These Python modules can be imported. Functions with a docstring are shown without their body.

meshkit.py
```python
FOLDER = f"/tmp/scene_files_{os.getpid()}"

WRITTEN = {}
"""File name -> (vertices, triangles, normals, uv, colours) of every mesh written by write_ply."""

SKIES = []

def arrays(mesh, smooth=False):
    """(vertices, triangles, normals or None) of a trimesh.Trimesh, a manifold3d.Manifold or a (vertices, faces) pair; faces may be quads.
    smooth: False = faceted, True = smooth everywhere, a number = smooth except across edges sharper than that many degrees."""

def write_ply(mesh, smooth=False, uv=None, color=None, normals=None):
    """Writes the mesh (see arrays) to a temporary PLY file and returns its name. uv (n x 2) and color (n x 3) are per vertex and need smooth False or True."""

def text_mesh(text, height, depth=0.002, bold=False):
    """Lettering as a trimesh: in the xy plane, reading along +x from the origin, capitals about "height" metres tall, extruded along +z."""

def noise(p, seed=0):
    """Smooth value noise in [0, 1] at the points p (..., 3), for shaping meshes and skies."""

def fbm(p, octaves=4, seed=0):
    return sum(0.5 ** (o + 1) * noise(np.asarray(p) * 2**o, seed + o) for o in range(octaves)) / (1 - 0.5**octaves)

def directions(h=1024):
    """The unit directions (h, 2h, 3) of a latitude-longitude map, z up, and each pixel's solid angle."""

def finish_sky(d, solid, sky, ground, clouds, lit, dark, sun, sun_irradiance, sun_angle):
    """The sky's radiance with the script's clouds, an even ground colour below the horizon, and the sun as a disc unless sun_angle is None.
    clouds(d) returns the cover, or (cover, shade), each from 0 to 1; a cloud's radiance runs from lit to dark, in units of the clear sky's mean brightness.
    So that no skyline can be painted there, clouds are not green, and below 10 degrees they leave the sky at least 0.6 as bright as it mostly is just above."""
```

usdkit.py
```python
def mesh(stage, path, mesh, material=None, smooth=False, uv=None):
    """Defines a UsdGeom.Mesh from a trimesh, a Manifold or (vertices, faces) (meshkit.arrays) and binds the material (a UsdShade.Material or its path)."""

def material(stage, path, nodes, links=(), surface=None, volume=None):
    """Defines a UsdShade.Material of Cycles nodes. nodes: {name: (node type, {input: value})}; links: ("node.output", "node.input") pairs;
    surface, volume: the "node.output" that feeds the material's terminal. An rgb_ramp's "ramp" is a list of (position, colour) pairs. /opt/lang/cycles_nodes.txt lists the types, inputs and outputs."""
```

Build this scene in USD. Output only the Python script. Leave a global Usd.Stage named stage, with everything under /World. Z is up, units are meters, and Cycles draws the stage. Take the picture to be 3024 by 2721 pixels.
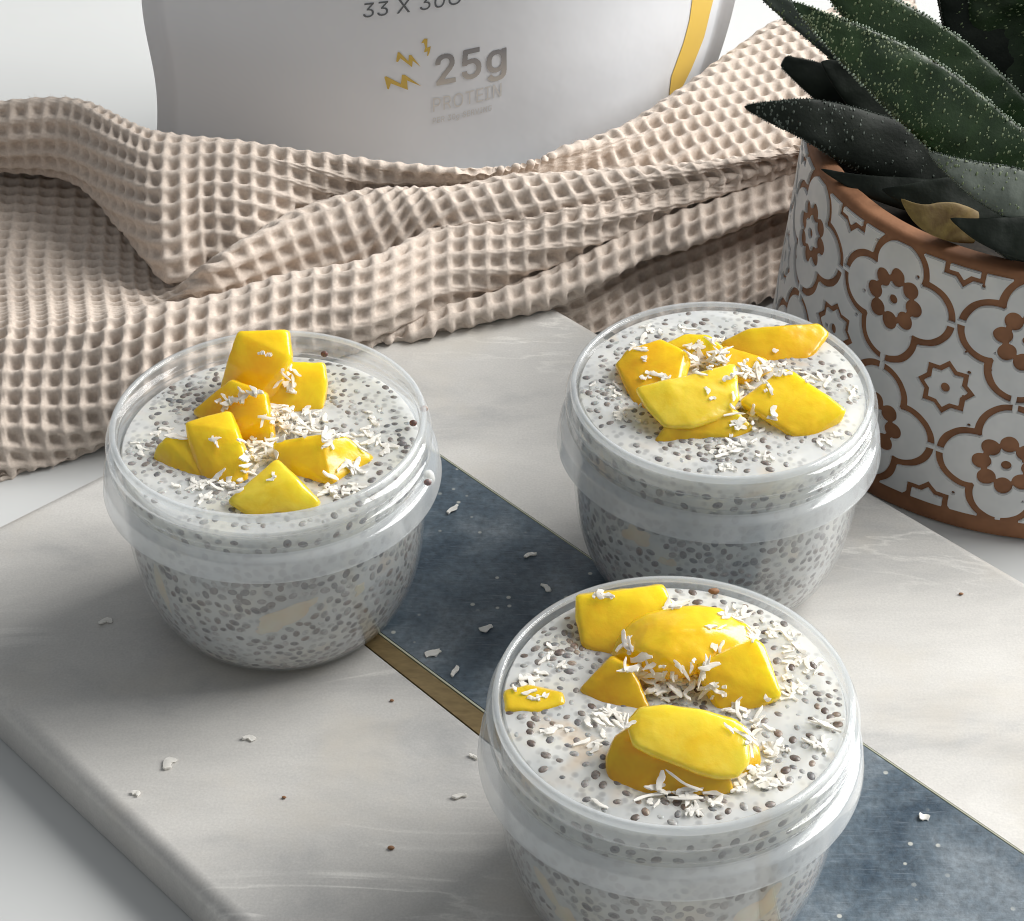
import math, random
import numpy as np, trimesh, manifold3d as m3, usdkit, meshkit
from scipy.interpolate import PchipInterpolator
from scipy.ndimage import gaussian_filter, gaussian_filter1d
from scipy.spatial import cKDTree
from shapely.geometry import Polygon, Point, box as sbox
from shapely.ops import unary_union
from shapely import affinity
from pxr import Usd, UsdGeom, UsdLux, UsdShade, Sdf, Gf, Vt

random.seed(7); RNG = np.random.default_rng(7)
stage = Usd.Stage.CreateInMemory()
UsdGeom.SetStageUpAxis(stage, 'Z'); UsdGeom.SetStageMetersPerUnit(stage, 1.0)
UsdGeom.Xform.Define(stage, '/World'); UsdGeom.Scope.Define(stage, '/World/Looks')

# ------------------------------------------------------------------ camera
W, H = 3024, 2721                      # the photograph's pixels, in which positions were surveyed
F, PITCH, ROLL, PX, CAMZ = 6330.97, 0.6584, 0.0411, 365.4, 0.4197
_d = np.array([0, math.cos(PITCH), -math.sin(PITCH)]); _u = np.cross([1., 0, 0], _d)
CR = math.cos(ROLL) * np.array([1., 0, 0]) + math.sin(ROLL) * _u
CU = -math.sin(ROLL) * np.array([1., 0, 0]) + math.cos(ROLL) * _u
CD, CO = _d, np.array([0, 0, CAMZ])
cam = UsdGeom.Camera.Define(stage, '/World/camera')
cam.CreateHorizontalApertureAttr(36.0); cam.CreateVerticalApertureAttr(36.0 * H / W)
cam.CreateFocalLengthAttr(F / W * 36.0)
cam.CreateHorizontalApertureOffsetAttr(-PX / W * 36.0)
cam.CreateClippingRangeAttr(Gf.Vec2f(0.02, 100))
cam.CreateExposureAttr(0.0)
cam.AddTransformOp().Set(Gf.Matrix4d(*[*CR, 0], *[*CU, 0], *[*(-CD), 0], *[*CO, 1]))

def ray(px, py):
    v = CD + (px - W / 2 - PX) / F * CR - (py - H / 2) / F * CU
    return v / np.linalg.norm(v)
def at(px, py, z=0.0):                 # the point at height z that stands at a surveyed position
    v = ray(px, py); return CO + v * (z - CO[2]) / v[2]
def at_y(px, py, y):
    v = ray(px, py); return CO + v * (y - CO[1]) / v[1]
def proj(P):
    q = np.atleast_2d(P) - CO; z = q @ CD
    return np.stack([W / 2 + PX + F * (q @ CR) / z, H / 2 - F * (q @ CU) / z], -1)

# ------------------------------------------------------------------ lamps: a window behind and to the right, the room's own pale bounce
def aim(xf, pos, target):
    pos, target = np.array(pos, float), np.array(target, float)
    z = pos - target; z /= np.linalg.norm(z); x = np.cross([0, 0, 1.], z); x /= np.linalg.norm(x); y = np.cross(z, x)
    xf.AddTransformOp().Set(Gf.Matrix4d(*[*x, 0], *[*y, 0], *[*z, 0], *[*pos, 1]))
win = UsdLux.RectLight.Define(stage, '/World/window_light')
win.CreateWidthAttr(2.5); win.CreateHeightAttr(2.3); win.CreateIntensityAttr(13.0); win.CreateColorAttr(Gf.Vec3f(1.0, 0.985, 0.96))
aim(win, (2.25, 1.62, 1.90), (0.0, 0.5, 0.0))
room = UsdLux.DomeLight.Define(stage, '/World/room_light'); room.CreateIntensityAttr(1.0)
mroom = usdkit.material(stage, '/World/Looks/room_bounce', {'b': ('background_shader', {'color': (0.93, 0.965, 1.0), 'strength': 0.29})}, surface='b.background')
UsdShade.MaterialBindingAPI.Apply(room.GetPrim()).Bind(mroom)

# ------------------------------------------------------------------ helpers for objects
USED = {}
def free(parent, name):
    k = (parent, name); n = USED.get(k, 0); USED[k] = n + 1
    return f'{parent}/{name}' if n == 0 else f'{parent}/{name}_{n:03d}'
def setdata(p, label=None, cat=None, group=None, kind=None):
    for k, v in (('label', label), ('category', cat), ('group', group), ('kind', kind)):
        if v: p.SetCustomDataByKey(k, v)
LOC = {}
def thing(name, label, cat, loc=(0, 0, 0), group=None, kind=None):
    path = free('/World', name); x = UsdGeom.Xform.Define(stage, path); x.AddTranslateOp().Set(Gf.Vec3d(*map(float, loc)))
    LOC[path] = np.array(loc, float); setdata(x.GetPrim(), label, cat, group, kind); return path
def part(parent, name, mesh, mat, smooth=False, label=None, kind=None):
    v, f = (mesh.vertices, mesh.faces) if hasattr(mesh, 'faces') else mesh
    path = free(parent, name); LOC[path] = LOC[parent]
    m = usdkit.mesh(stage, path, (np.asarray(v) - LOC[parent], f), mat, smooth); setdata(m.GetPrim(), label, None, None, kind); return path
def solo(name, mesh, mat, label, cat, smooth=False, group=None, kind=None, loc=None):
    v, f = (mesh.vertices, mesh.faces) if hasattr(mesh, 'faces') else mesh
    v = np.asarray(v); path = free('/World', name)
    if loc is None: loc = np.array([*((v.min(0) + v.max(0)) / 2)[:2], v[:, 2].min()])
    m = usdkit.mesh(stage, path, (v - loc, f), mat, smooth); m.AddTranslateOp().Set(Gf.Vec3d(*map(float, loc)))
    setdata(m.GetPrim(), label, cat, group, kind); return path
def man(m):
    x = m.to_mesh(); return trimesh.Trimesh(x.vert_properties[:, :3], x.tri_verts, process=False)
def grid_faces(nu, nv, wrap=False):
    i = np.arange(nu if wrap else nu - 1)[:, None]; j = np.arange(nv - 1)[None]
    a = i * nv + j; b = ((i + 1) % nu) * nv + j
    q = np.stack([a, b, b + 1, a + 1], -1).reshape(-1, 4)
    return np.vstack([q[:, [0, 1, 2]], q[:, [0, 2, 3]]])
def lathe(prof, n=160, c=(0, 0, 0)):
    prof = np.asarray(prof, float); a = np.linspace(0, 2 * np.pi, n, endpoint=False)
    v = np.stack([np.cos(a)[:, None] * prof[None, :, 0], np.sin(a)[:, None] * prof[None, :, 0], np.broadcast_to(prof[None, :, 1], (n, len(prof)))], -1)
    return v.reshape(-1, 3) + np.asarray(c), grid_faces(n, len(prof), True)
def fbm(p, scale, oct=3, seed=0):
    p = np.asarray(p, float) * scale
    return meshkit.fbm(p + seed * 13.7) if False else sum(meshkit.noise(p * 2 ** o + seed * 13.7 + o * 5.1) * 0.5 ** o for o in range(oct))

# ------------------------------------------------------------------ materials
L = '/World/Looks/'
def mat(name, nodes, links=(), surface='p.BSDF'):
    return usdkit.material(stage, L + name, nodes, links, surface=surface)
GEO = ('geometry', {})
def noise(scale, detail=3, rough=0.5, dist=0.0): return ('noise_texture', {'scale': float(scale), 'detail': float(detail), 'roughness': float(rough), 'distortion': float(dist)})
def ramp(*stops): return ('rgb_ramp', {'ramp': list(stops)})
def mp(loc=(0, 0, 0), rot=(0, 0, 0), sc=(1, 1, 1)): return ('mapping', {'location': loc, 'rotation': rot, 'scale': sc})
def g(x): return (x, x, x)

M = {}
M['table'] = mat('table_white', {'g': GEO, 'n': noise(9, 4), 'r': ramp((0.3, (0.57, 0.58, 0.575)), (0.7, (0.60, 0.61, 0.605))), 'p': ('principled_bsdf', {'roughness': 0.5, 'specular_ior_level': 0.2})},
    [('g.position', 'n.vector'), ('n.fac', 'r.fac'), ('r.color', 'p.base_color')])
def marble(name, seed, tone, v0=.5, v1=.64, vk=.5):
    return mat(name, {
        'g': GEO, 'm': mp((seed, seed * .7, 0), (0, 0, 0.35), (10, 24, 9)), 'n': noise(1.0, 7, 0.66, 0.7),
        'r': ramp((0.30, tuple(tone * np.array([.70, .695, .68]))), (0.45, tuple(tone * np.array([.90, .88, .84]))), (0.60, tuple(tone * np.array([1.0, .975, .925]))), (0.8, tuple(tone * np.array([1.08, 1.055, 1.0])))),
        'm2': mp((seed * 2.1, 3, 0), (0, 0, 0.22), (7, 30, 7)), 'n2': noise(1.0, 5, 0.55, 1.4), 's': ('math', {'math_type': 'subtract', 'value2': 0.5}), 'ab': ('math', {'math_type': 'absolute'}),
        'vr': ramp((0.0, g(1.0)), (0.008, g(0.6)), (0.026, g(0.0))), 'vn': noise(11, 2), 'vm': ramp((v0, g(0)), (v1, g(vk))), 'vmul': ('math', {'math_type': 'multiply'}),
        'mx': ('mix_color', {'blend_type': 'mix', 'b': (0.93, 0.91, 0.86)}),
        'gr': noise(1400, 2, 0.7), 'grr': ramp((0.3, g(0.9)), (0.72, g(1.06))), 'mu': ('mix_color', {'blend_type': 'multiply', 'fac': 1.0}),
        'st': noise(20, 4, .62), 'strr': ramp((0.50, g(0)), (0.72, g(0.6))), 'mst': ('mix_color', {'b': (0.56, 0.52, 0.45)}),
        'rn': noise(60, 3), 'rr': ramp((0.3, g(0.30)), (0.7, g(0.46))),
        'bp': ('bump', {'strength': 0.10, 'distance': 0.0002}),
        'p': ('principled_bsdf', {'specular_ior_level': 0.5, 'subsurface_weight': 0.0})},
        [('g.position', 'm.vector'), ('m.vector', 'n.vector'), ('n.fac', 'r.fac'), ('g.position', 'm2.vector'), ('m2.vector', 'n2.vector'), ('n2.fac', 's.value1'), ('s.value', 'ab.value1'), ('ab.value', 'vr.fac'),
         ('g.position', 'vn.vector'), ('vn.fac', 'vm.fac'), ('vr.color', 'vmul.value1'), ('vm.color', 'vmul.value2'), ('r.color', 'mx.a'), ('vmul.value', 'mx.fac'),
         ('g.position', 'gr.vector'), ('gr.fac', 'grr.fac'), ('mx.result', 'mu.a'), ('grr.color', 'mu.b'),
         ('g.position', 'st.vector'), ('st.fac', 'strr.fac'), ('strr.color', 'mst.fac'), ('mu.result', 'mst.a'), ('mst.result', 'p.base_color'),
         ('g.position', 'rn.vector'), ('rn.fac', 'rr.fac'), ('rr.color', 'p.roughness'), ('gr.fac', 'bp.height'), ('bp.normal', 'p.normal')])
M['marble'] = marble('grey_marble', 0.0, 0.57, .46, .60, .5)
M['marble2'] = marble('pale_marble', 5.3, 0.59, .54, .68, .4)
M['slate'] = mat('blue_slate', {
    'g': GEO, 'n': noise(34, 4, .62, .6), 'r': ramp((0.34, (0.034, 0.055, 0.078)), (0.5, (0.068, 0.096, 0.122)), (0.68, (0.150, 0.180, 0.205))),
    'n2': noise(420, 3, .7), 'r2': ramp((0.3, g(0.65)), (0.7, g(1.35))), 'mu': ('mix_color', {'blend_type': 'multiply', 'fac': 1.0, 'use_clamp': False}),
    'm': mp((0, 0, 0), (0, 0, -0.9), (110, 2200, 200)), 'sc': noise(1.0, 3, .6), 'scr': ramp((0.56, g(0)), (0.72, g(0.35))), 'mx': ('mix_color', {'b': (0.24, 0.28, 0.33)}),
    'v': ('voronoi_texture', {'scale': 190.0, 'randomness': 1.0}), 'vr': ramp((0.0, g(1)), (0.10, g(0.9)), (0.15, g(0))), 'vk': noise(45, 1), 'vkr': ramp((0.52, g(0)), (0.60, g(0.8))), 'vm': ('math', {'math_type': 'multiply'}), 'mx2': ('mix_color', {'b': (0.52, 0.52, 0.47)}),
    'rr': ramp((0.3, g(0.30)), (0.7, g(0.50))), 'bp': ('bump', {'strength': 0.35, 'distance': 0.0003}),
    'p': ('principled_bsdf', {'specular_ior_level': 0.5})},
    [('g.position', 'n.vector'), ('n.fac', 'r.fac'), ('g.position', 'n2.vector'), ('n2.fac', 'r2.fac'), ('r.color', 'mu.a'), ('r2.color', 'mu.b'), ('g.position', 'm.vector'), ('m.vector', 'sc.vector'), ('sc.fac', 'scr.fac'),
     ('mu.result', 'mx.a'), ('scr.color', 'mx.fac'), ('g.position', 'v.vector'), ('v.distance', 'vr.fac'), ('g.position', 'vk.vector'), ('vk.fac', 'vkr.fac'), ('vr.color', 'vm.value1'), ('vkr.color', 'vm.value2'),
     ('mx.result', 'mx2.a'), ('vm.value', 'mx2.fac'), ('mx2.result', 'p.base_color'), ('n.fac', 'rr.fac'), ('rr.color', 'p.roughness'), ('n2.fac', 'bp.height'), ('bp.normal', 'p.normal')])
M['brass'] = mat('aged_brass', {'g': GEO, 'm': mp((0, 0, 0), (0, 0, 0.75), (160, 500, 160)), 'n': noise(1, 5, .7), 'r': ramp((0.3, (0.15, 0.105, 0.045)), (0.7, (0.25, 0.18, 0.08))), 'p': ('principled_bsdf', {'metallic': 0.35, 'roughness': 0.5})},
    [('g.position', 'm.vector'), ('m.vector', 'n.vector'), ('n.fac', 'r.fac'), ('r.color', 'p.base_color')])
M['resin'] = mat('resin_seam', {'p': ('principled_bsdf', {'base_color': (0.44, 0.45, 0.34), 'roughness': 0.4})})

def plastic(name, haze, col=(0.90, 0.93, 0.95)):
    return mat(name, {'lw': ('layer_weight', {'blend': 0.5}), 'pw': ('math', {'math_type': 'power', 'value2': 3.5}), 'ml': ('math', {'math_type': 'multiply_add', 'value2': 0.62, 'value3': 0.045}),
        't': ('transparent_bsdf', {'color': (0.985, 0.99, 0.992)}), 'd': ('diffuse_bsdf', {'color': col}), 'tr': ('translucent_bsdf', {'color': col}), 'dm': ('mix_closure', {'fac': 0.55}), 'hz': ('mix_closure', {'fac': haze}),
        'gl': ('glossy_bsdf', {'color': g(0.95), 'roughness': 0.07}), 'mx': ('mix_closure', {})},
        [('lw.facing', 'pw.value1'), ('pw.value', 'ml.value1'), ('d.BSDF', 'dm.closure1'), ('tr.BSDF', 'dm.closure2'), ('t.BSDF', 'hz.closure1'), ('dm.closure', 'hz.closure2'), ('hz.closure', 'mx.closure1'), ('gl.BSDF', 'mx.closure2'), ('ml.value', 'mx.fac')], surface='mx.closure')
M['cup'] = plastic('cup_plastic', 0.12)
M['rim'] = plastic('cup_rim_plastic', 0.30)
M['skirt'] = plastic('cup_skirt_plastic', 0.27)
M['pudding'] = mat('chia_milk', {
    'g': GEO, 'v': ('voronoi_texture', {'scale': 420.0, 'randomness': 1.0}), 'vr': ramp((0.0, g(0.75)), (0.26, g(0.5)), (0.44, g(0.0))), 'k': noise(120, 2), 'kr': ramp((0.36, g(0)), (0.50, g(1.0))), 'mm': ('math', {'math_type': 'multiply'}),
    'n': noise(75, 3, .55), 'r': ramp((0.32, (0.55, 0.565, 0.555)), (0.55, (0.655, 0.655, 0.62)), (0.75, (0.72, 0.695, 0.58))),
    'mx': ('mix_color', {'b': (0.30, 0.30, 0.30)}), 'fn': noise(52, 2, .5, .8), 'fr': ramp((0.62, g(0)), (0.74, g(0.55))), 'fx': ('mix_color', {'b': (0.70, 0.52, 0.33)}), 'bp': ('bump', {'strength': 0.25, 'distance': 0.0004}),
    'p': ('principled_bsdf', {'roughness': 0.26, 'specular_ior_level': 0.5, 'subsurface_weight': 0.55, 'subsurface_scale': 0.0022, 'subsurface_radius': (1.0, 0.95, 0.8)})},
    [('g.position', 'v.vector'), ('v.distance', 'vr.fac'), ('g.position', 'k.vector'), ('k.fac', 'kr.fac'), ('vr.color', 'mm.value1'), ('kr.color', 'mm.value2'), ('g.position', 'n.vector'), ('n.fac', 'r.fac'),
     ('r.color', 'mx.a'), ('mm.value', 'mx.fac'), ('g.position', 'fn.vector'), ('fn.fac', 'fr.fac'), ('fr.color', 'fx.fac'), ('mx.result', 'fx.a'), ('fx.result', 'p.base_color'), ('n.fac', 'bp.height'), ('bp.normal', 'p.normal')])
M['peach'] = mat('milky_fruit', {'g': GEO, 'n': noise(180, 3), 'r': ramp((0.3, (0.74, 0.50, 0.31)), (0.7, (0.76, 0.62, 0.48))), 'p': ('principled_bsdf', {'roughness': 0.4, 'subsurface_weight': 0.4, 'subsurface_scale': 0.002})}, [('g.position', 'n.vector'), ('n.fac', 'r.fac'), ('r.color', 'p.base_color')])
SEEDM = []
for i, (c, rgh) in enumerate([((0.125, 0.10, 0.088), .35), ((0.20, 0.175, 0.16), .4), ((0.30, 0.285, 0.275), .45), ((0.16, 0.155, 0.155), .4), ((0.42, 0.40, 0.385), .5), ((0.25, 0.19, 0.15), .4)]):
    SEEDM.append(mat(f'chia_seed_tone{i}', {'o': ('texture_coordinate', {}), 'n': noise(1500, 2, .6), 'r': ramp((0.35, tuple(0.72 * np.array(c))), (0.65, tuple(1.25 * np.array(c)))), 'p': ('principled_bsdf', {'roughness': rgh, 'subsurface_weight': 0.25, 'subsurface_scale': 0.0006})},
        [('o.object', 'n.vector'), ('n.fac', 'r.fac'), ('r.color', 'p.base_color')]))
def mango(name, a, b, w=0.5):
    return mat(name, {'g': GEO, 'n': noise(130, 5, .68, .5), 'r': ramp((0.34, a), (0.62, b)), 'm': mp((0, 0, 0), (.4, .3, .5), (900, 1300, 1100)), 'f': noise(1, 3, .6), 'bp': ('bump', {'strength': 0.16, 'distance': 0.0003}),
        'p': ('principled_bsdf', {'roughness': 0.24, 'specular_ior_level': 0.5, 'coat_weight': 0.35, 'coat_roughness': 0.12, 'subsurface_weight': w, 'subsurface_scale': 0.005, 'subsurface_radius': (1.0, 0.55, 0.08)})},
        [('g.position', 'n.vector'), ('n.fac', 'r.fac'), ('r.color', 'p.base_color'), ('g.position', 'm.vector'), ('m.vector', 'f.vector'), ('f.fac', 'bp.height'), ('bp.normal', 'p.normal')])
M['mango'] = mango('mango_flesh', (0.94, 0.455, 0.008), (1.0, 0.565, 0.016))
M['mango_pale'] = mango('pale_mango_flesh', (0.88, 0.50, 0.018), (0.95, 0.61, 0.055))
M['mango_deep'] = mango('deep_mango_flesh', (0.92, 0.385, 0.005), (0.98, 0.49, 0.010))
M['coco'] = mat('coconut', {'o': ('texture_coordinate', {}), 'm': mp((0, 0, 0), (0, 0, 0), (300, 2600, 2600)), 'n': noise(1, 3), 'r': ramp((0.3, (0.88, 0.86, 0.81)), (0.7, (0.95, 0.94, 0.91))), 'bp': ('bump', {'strength': 0.4, 'distance': 0.0002}),
    'p': ('diffuse_bsdf', {}), 'tl': ('translucent_bsdf', {'color': (0.95, 0.93, 0.88)}), 'mx': ('mix_closure', {'fac': 0.35})}, [('p.BSDF', 'mx.closure1'), ('tl.BSDF', 'mx.closure2'), ('r.color', 'p.color'), ('o.object', 'm.vector'), ('m.vector', 'n.vector'), ('n.fac', 'r.fac'), ('n.fac', 'bp.height'), ('bp.normal', 'p.normal')], surface='mx.closure')
M['crumb'] = mat('brown_crumb', {'p': ('principled_bsdf', {'base_color': (0.26, 0.13, 0.06), 'roughness': 0.6})})
M['cloth'] = mat('beige_cotton', {'g': GEO, 'n': noise(900, 3, .7), 'r': ramp((0.3, (0.53, 0.45, 0.385)), (0.7, (0.66, 0.575, 0.50))), 'n2': noise(3800, 2, .7), 'bp': ('bump', {'strength': 0.6, 'distance': 0.0003}),
    'p': ('principled_bsdf', {'roughness': 0.95, 'specular_ior_level': 0.1, 'sheen_weight': 0.25, 'sheen_tint': (1.0, .95, .9)})},
    [('g.position', 'n.vector'), ('n.fac', 'r.fac'), ('r.color', 'p.base_color'), ('g.position', 'n2.vector'), ('n2.fac', 'bp.height'), ('bp.normal', 'p.normal')])
M['terracotta'] = mat('terracotta', {'g': GEO, 'n': noise(90, 4, .6), 'r': ramp((0.3, (0.17, 0.074, 0.034)), (0.7, (0.27, 0.125, 0.060))), 'n2': noise(700, 2), 'bp': ('bump', {'strength': 0.25, 'distance': 0.0003}), 'p': ('principled_bsdf', {'roughness': 0.62, 'specular_ior_level': 0.35})},
    [('g.position', 'n.vector'), ('n.fac', 'r.fac'), ('r.color', 'p.base_color'), ('g.position', 'n2.vector'), ('n2.fac', 'bp.height'), ('bp.normal', 'p.normal')])
M['glaze'] = mat('white_glaze', {'g': GEO, 'n': noise(55, 4, .6), 'r': ramp((0.3, (0.50, 0.515, 0.52)), (0.65, (0.61, 0.615, 0.61))), 'n2': noise(320, 2), 'bp': ('bump', {'strength': 0.2, 'distance': 0.0003}), 'p': ('principled_bsdf', {'roughness': 0.38})},
    [('g.position', 'n.vector'), ('n.fac', 'r.fac'), ('r.color', 'p.base_color'), ('g.position', 'n2.vector'), ('n2.fac', 'bp.height'), ('bp.normal', 'p.normal')])
M['soil'] = mat('dark_soil', {'g': GEO, 'n': noise(600, 4), 'r': ramp((0.3, (0.006, 0.0045, 0.003)), (0.7, (0.022, 0.016, 0.010))), 'p': ('principled_bsdf', {'roughness': 0.95})}, [('g.position', 'n.vector'), ('n.fac', 'r.fac'), ('r.color', 'p.base_color')])
def leafmat(name, a, b, rough=0.4, spec=0.4):
    return mat(name, {'g': GEO, 'n': noise(70, 4, .6, .5), 'r': ramp((0.3, a), (0.7, b)), 'n2': noise(700, 3), 'bp': ('bump', {'strength': 0.25, 'distance': 0.0004}), 'p': ('principled_bsdf', {'roughness': rough, 'specular_ior_level': spec})},
        [('g.position', 'n.vector'), ('n.fac', 'r.fac'), ('r.color', 'p.base_color'), ('g.position', 'n2.vector'), ('n2.fac', 'bp.height'), ('bp.normal', 'p.normal')])
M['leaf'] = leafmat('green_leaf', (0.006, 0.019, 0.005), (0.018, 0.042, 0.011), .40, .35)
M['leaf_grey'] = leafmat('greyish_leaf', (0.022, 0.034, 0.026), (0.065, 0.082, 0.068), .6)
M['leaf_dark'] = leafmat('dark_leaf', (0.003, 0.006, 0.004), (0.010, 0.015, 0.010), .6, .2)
M['leaf_ash'] = leafmat('ashen_leaf', (0.03, 0.042, 0.032), (0.11, 0.13, 0.108), .65)
M['leaf_dry'] = leafmat('dry_leaf', (0.07, 0.03, 0.010), (0.22, 0.16, 0.045), .7)
M['tubercle'] = mat('pale_tubercles', {'p': ('principled_bsdf', {'base_color': (0.085, 0.115, 0.05), 'roughness': 0.5})})
M['tooth'] = mat('white_leaf_teeth', {'p': ('principled_bsdf', {'base_color': (0.24, 0.30, 0.23), 'roughness': 0.5})})
M['pouch'] = mat('pouch_film', {'g': GEO, 'n': noise(45, 3, .5), 'bp': ('bump', {'strength': 0.22, 'distance': 0.002}), 'p': ('principled_bsdf', {'base_color': (0.72, 0.755, 0.80), 'roughness': 0.34, 'specular_ior_level': 0.55})}, [('g.position', 'n.vector'), ('n.fac', 'bp.height'), ('bp.normal', 'p.normal')])
M['ink'] = mat('grey_ink', {'p': ('principled_bsdf', {'base_color': (0.12, 0.135, 0.15), 'roughness': 0.4})})
ZG0, ZG1 = 0.030, 0.0435
M['ink_grad'] = mat('fading_foil_ink', {'g': GEO, 's': ('separate_xyz', {}), 'mr': ('map_range', {'from_min': ZG0, 'from_max': ZG1, 'clamp': True}), 'r': ramp((0.0, (0.56, 0.53, 0.48)), (0.5, (0.40, 0.38, 0.36)), (1.0, (0.24, 0.24, 0.25))), 'p': ('principled_bsdf', {'roughness': 0.35})},
    [('g.position', 's.vector'), ('s.z', 'mr.value'), ('mr.result', 'r.fac'), ('r.color', 'p.base_color')])
M['gold'] = mat('gold_ink', {'p': ('principled_bsdf', {'base_color': (0.60, 0.42, 0.08), 'roughness': 0.35})})
M['champagne'] = mat('champagne_ink', {'p': ('principled_bsdf', {'base_color': (0.645, 0.635, 0.62), 'roughness': 0.3})})
M['yellow'] = mat('yellow_print', {'p': ('principled_bsdf', {'base_color': (0.72, 0.50, 0.10), 'roughness': 0.35})})

# ------------------------------------------------------------------ the setting: table top
ZT = -0.016
tv = np.array([[-4, -3, ZT], [4, -3, ZT], [4, 6, ZT], [-4, 6, ZT]], float)
solo('table', (tv, np.array([[0, 1, 2], [0, 2, 3]])), M['table'], 'plain white table top under everything', 'table', kind='structure', loc=np.zeros(3))

# ------------------------------------------------------------------ serving board of marble, brass and blue stone
def lineof(p, q, z=0.0): a, b = at(*p, z)[:2], at(*q, z)[:2]; return a, (b - a) / np.linalg.norm(b - a)
def isect(l1, l2):
    (a, d), (b, e) = l1, l2; t = np.linalg.solve(np.array([d, -e]).T, b - a)[0]; return a + t * d
EL = lineof((0, 2112), (652, 2721)); BO = lineof((1075, 1904), (1412, 2171)); BI = lineof((1105, 1863), (1427, 2104))
ST = lineof((1290, 1336), (2554, 2198)); ER = lineof((1664, 913), (3024, 1704)); SE = lineof((0, 1544.5), (230, 1430))
EL = (EL[0] - 0.002 * np.array([-EL[1][1], EL[1][0]]) * -1, EL[1])
far = (SE[0] + 0.62 * np.array([SE[1][1], -SE[1][0]]), SE[1])
def slab(l1, l2, round1=None, round2=None, inset=0.0, z1=0.0, z0=ZT + 0.0004):
    """a slab between two long lines, from the board's far short edge to its near one; an outer long edge is rounded"""
    ends = [isect(l1, SE), isect(l2, SE), isect(l2, far), isect(l1, far)]
    n = np.array([-l1[1][1], l1[1][0]]); 
    prof = []
    r = 0.0045
    w0, w1 = 0.0, 1.0
    A0, A1, B0, B1 = ends[0], ends[3], ends[1], ends[2]
    width = np.linalg.norm(B0 - A0); pts = []
    def arc(side):
        out = []
        for k in range(9):
            a = k / 8 * math.pi / 2; out.append((r * (1 - math.sin(a)), z1 - r * (1 - math.cos(a))))   # from top inwards to the side
        return out
    top = []
    if round1: top += [(d / width, z) for d, z in arc(1)][::-1]
    else: top += [(0.00015 / width, z1)]
    if round2: top += [(1 - d / width, z) for d, z in arc(2)]
    else: top += [(1 - 0.00015 / width, z1)]
    loop = top + [(1 if round2 else 1 - 0.00015 / width, z0), (0 if round1 else 0.00015 / width, z0)]
    loop = np.array(loop); m = len(loop); N = 60
    tt = np.concatenate([[0, .002, .0045 / .62], np.linspace(.02, 1, N)]); drop = np.concatenate([[.003, .0006, 0], np.zeros(N)])
    v = []
    for t, dr in zip(tt, drop):
        a, b = A0 + (A1 - A0) * t, B0 + (B1 - B0) * t
        for w, z in loop: q = a + (b - a) * w; v.append([q[0], q[1], max(z - dr, z0)])
    v = np.array(v); k = len(tt); f = []
    for i in range(k - 1):
        for j in range(m):
            a, b, c, d = i * m + j, i * m + (j + 1) % m, (i + 1) * m + (j + 1) % m, (i + 1) * m + j
            f += [[a, b, c], [a, c, d]]
    for base, flip in ((0, True), ((k - 1) * m, False)):
        for j in range(1, m - 1):
            t3 = [base, base + j, base + j + 1]; f.append(t3 if flip else t3[::-1])
    tm = trimesh.Trimesh(v, np.array(f), process=False); tm.fix_normals(); return tm
board = thing('serving_board', 'marble serving board with a blue stone stripe and brass inlay under the three cups', 'serving board', (*isect(EL, SE), ZT))
part(board, 'marble_slab', slab(EL, BO, round1=True), M['marble'], 30, label='wide grey-veined marble slab with rounded outer edge')
part(board, 'brass_strip', slab(BO, (BI[0] , BI[1]), z1=0.00012), M['brass'], 30)
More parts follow.
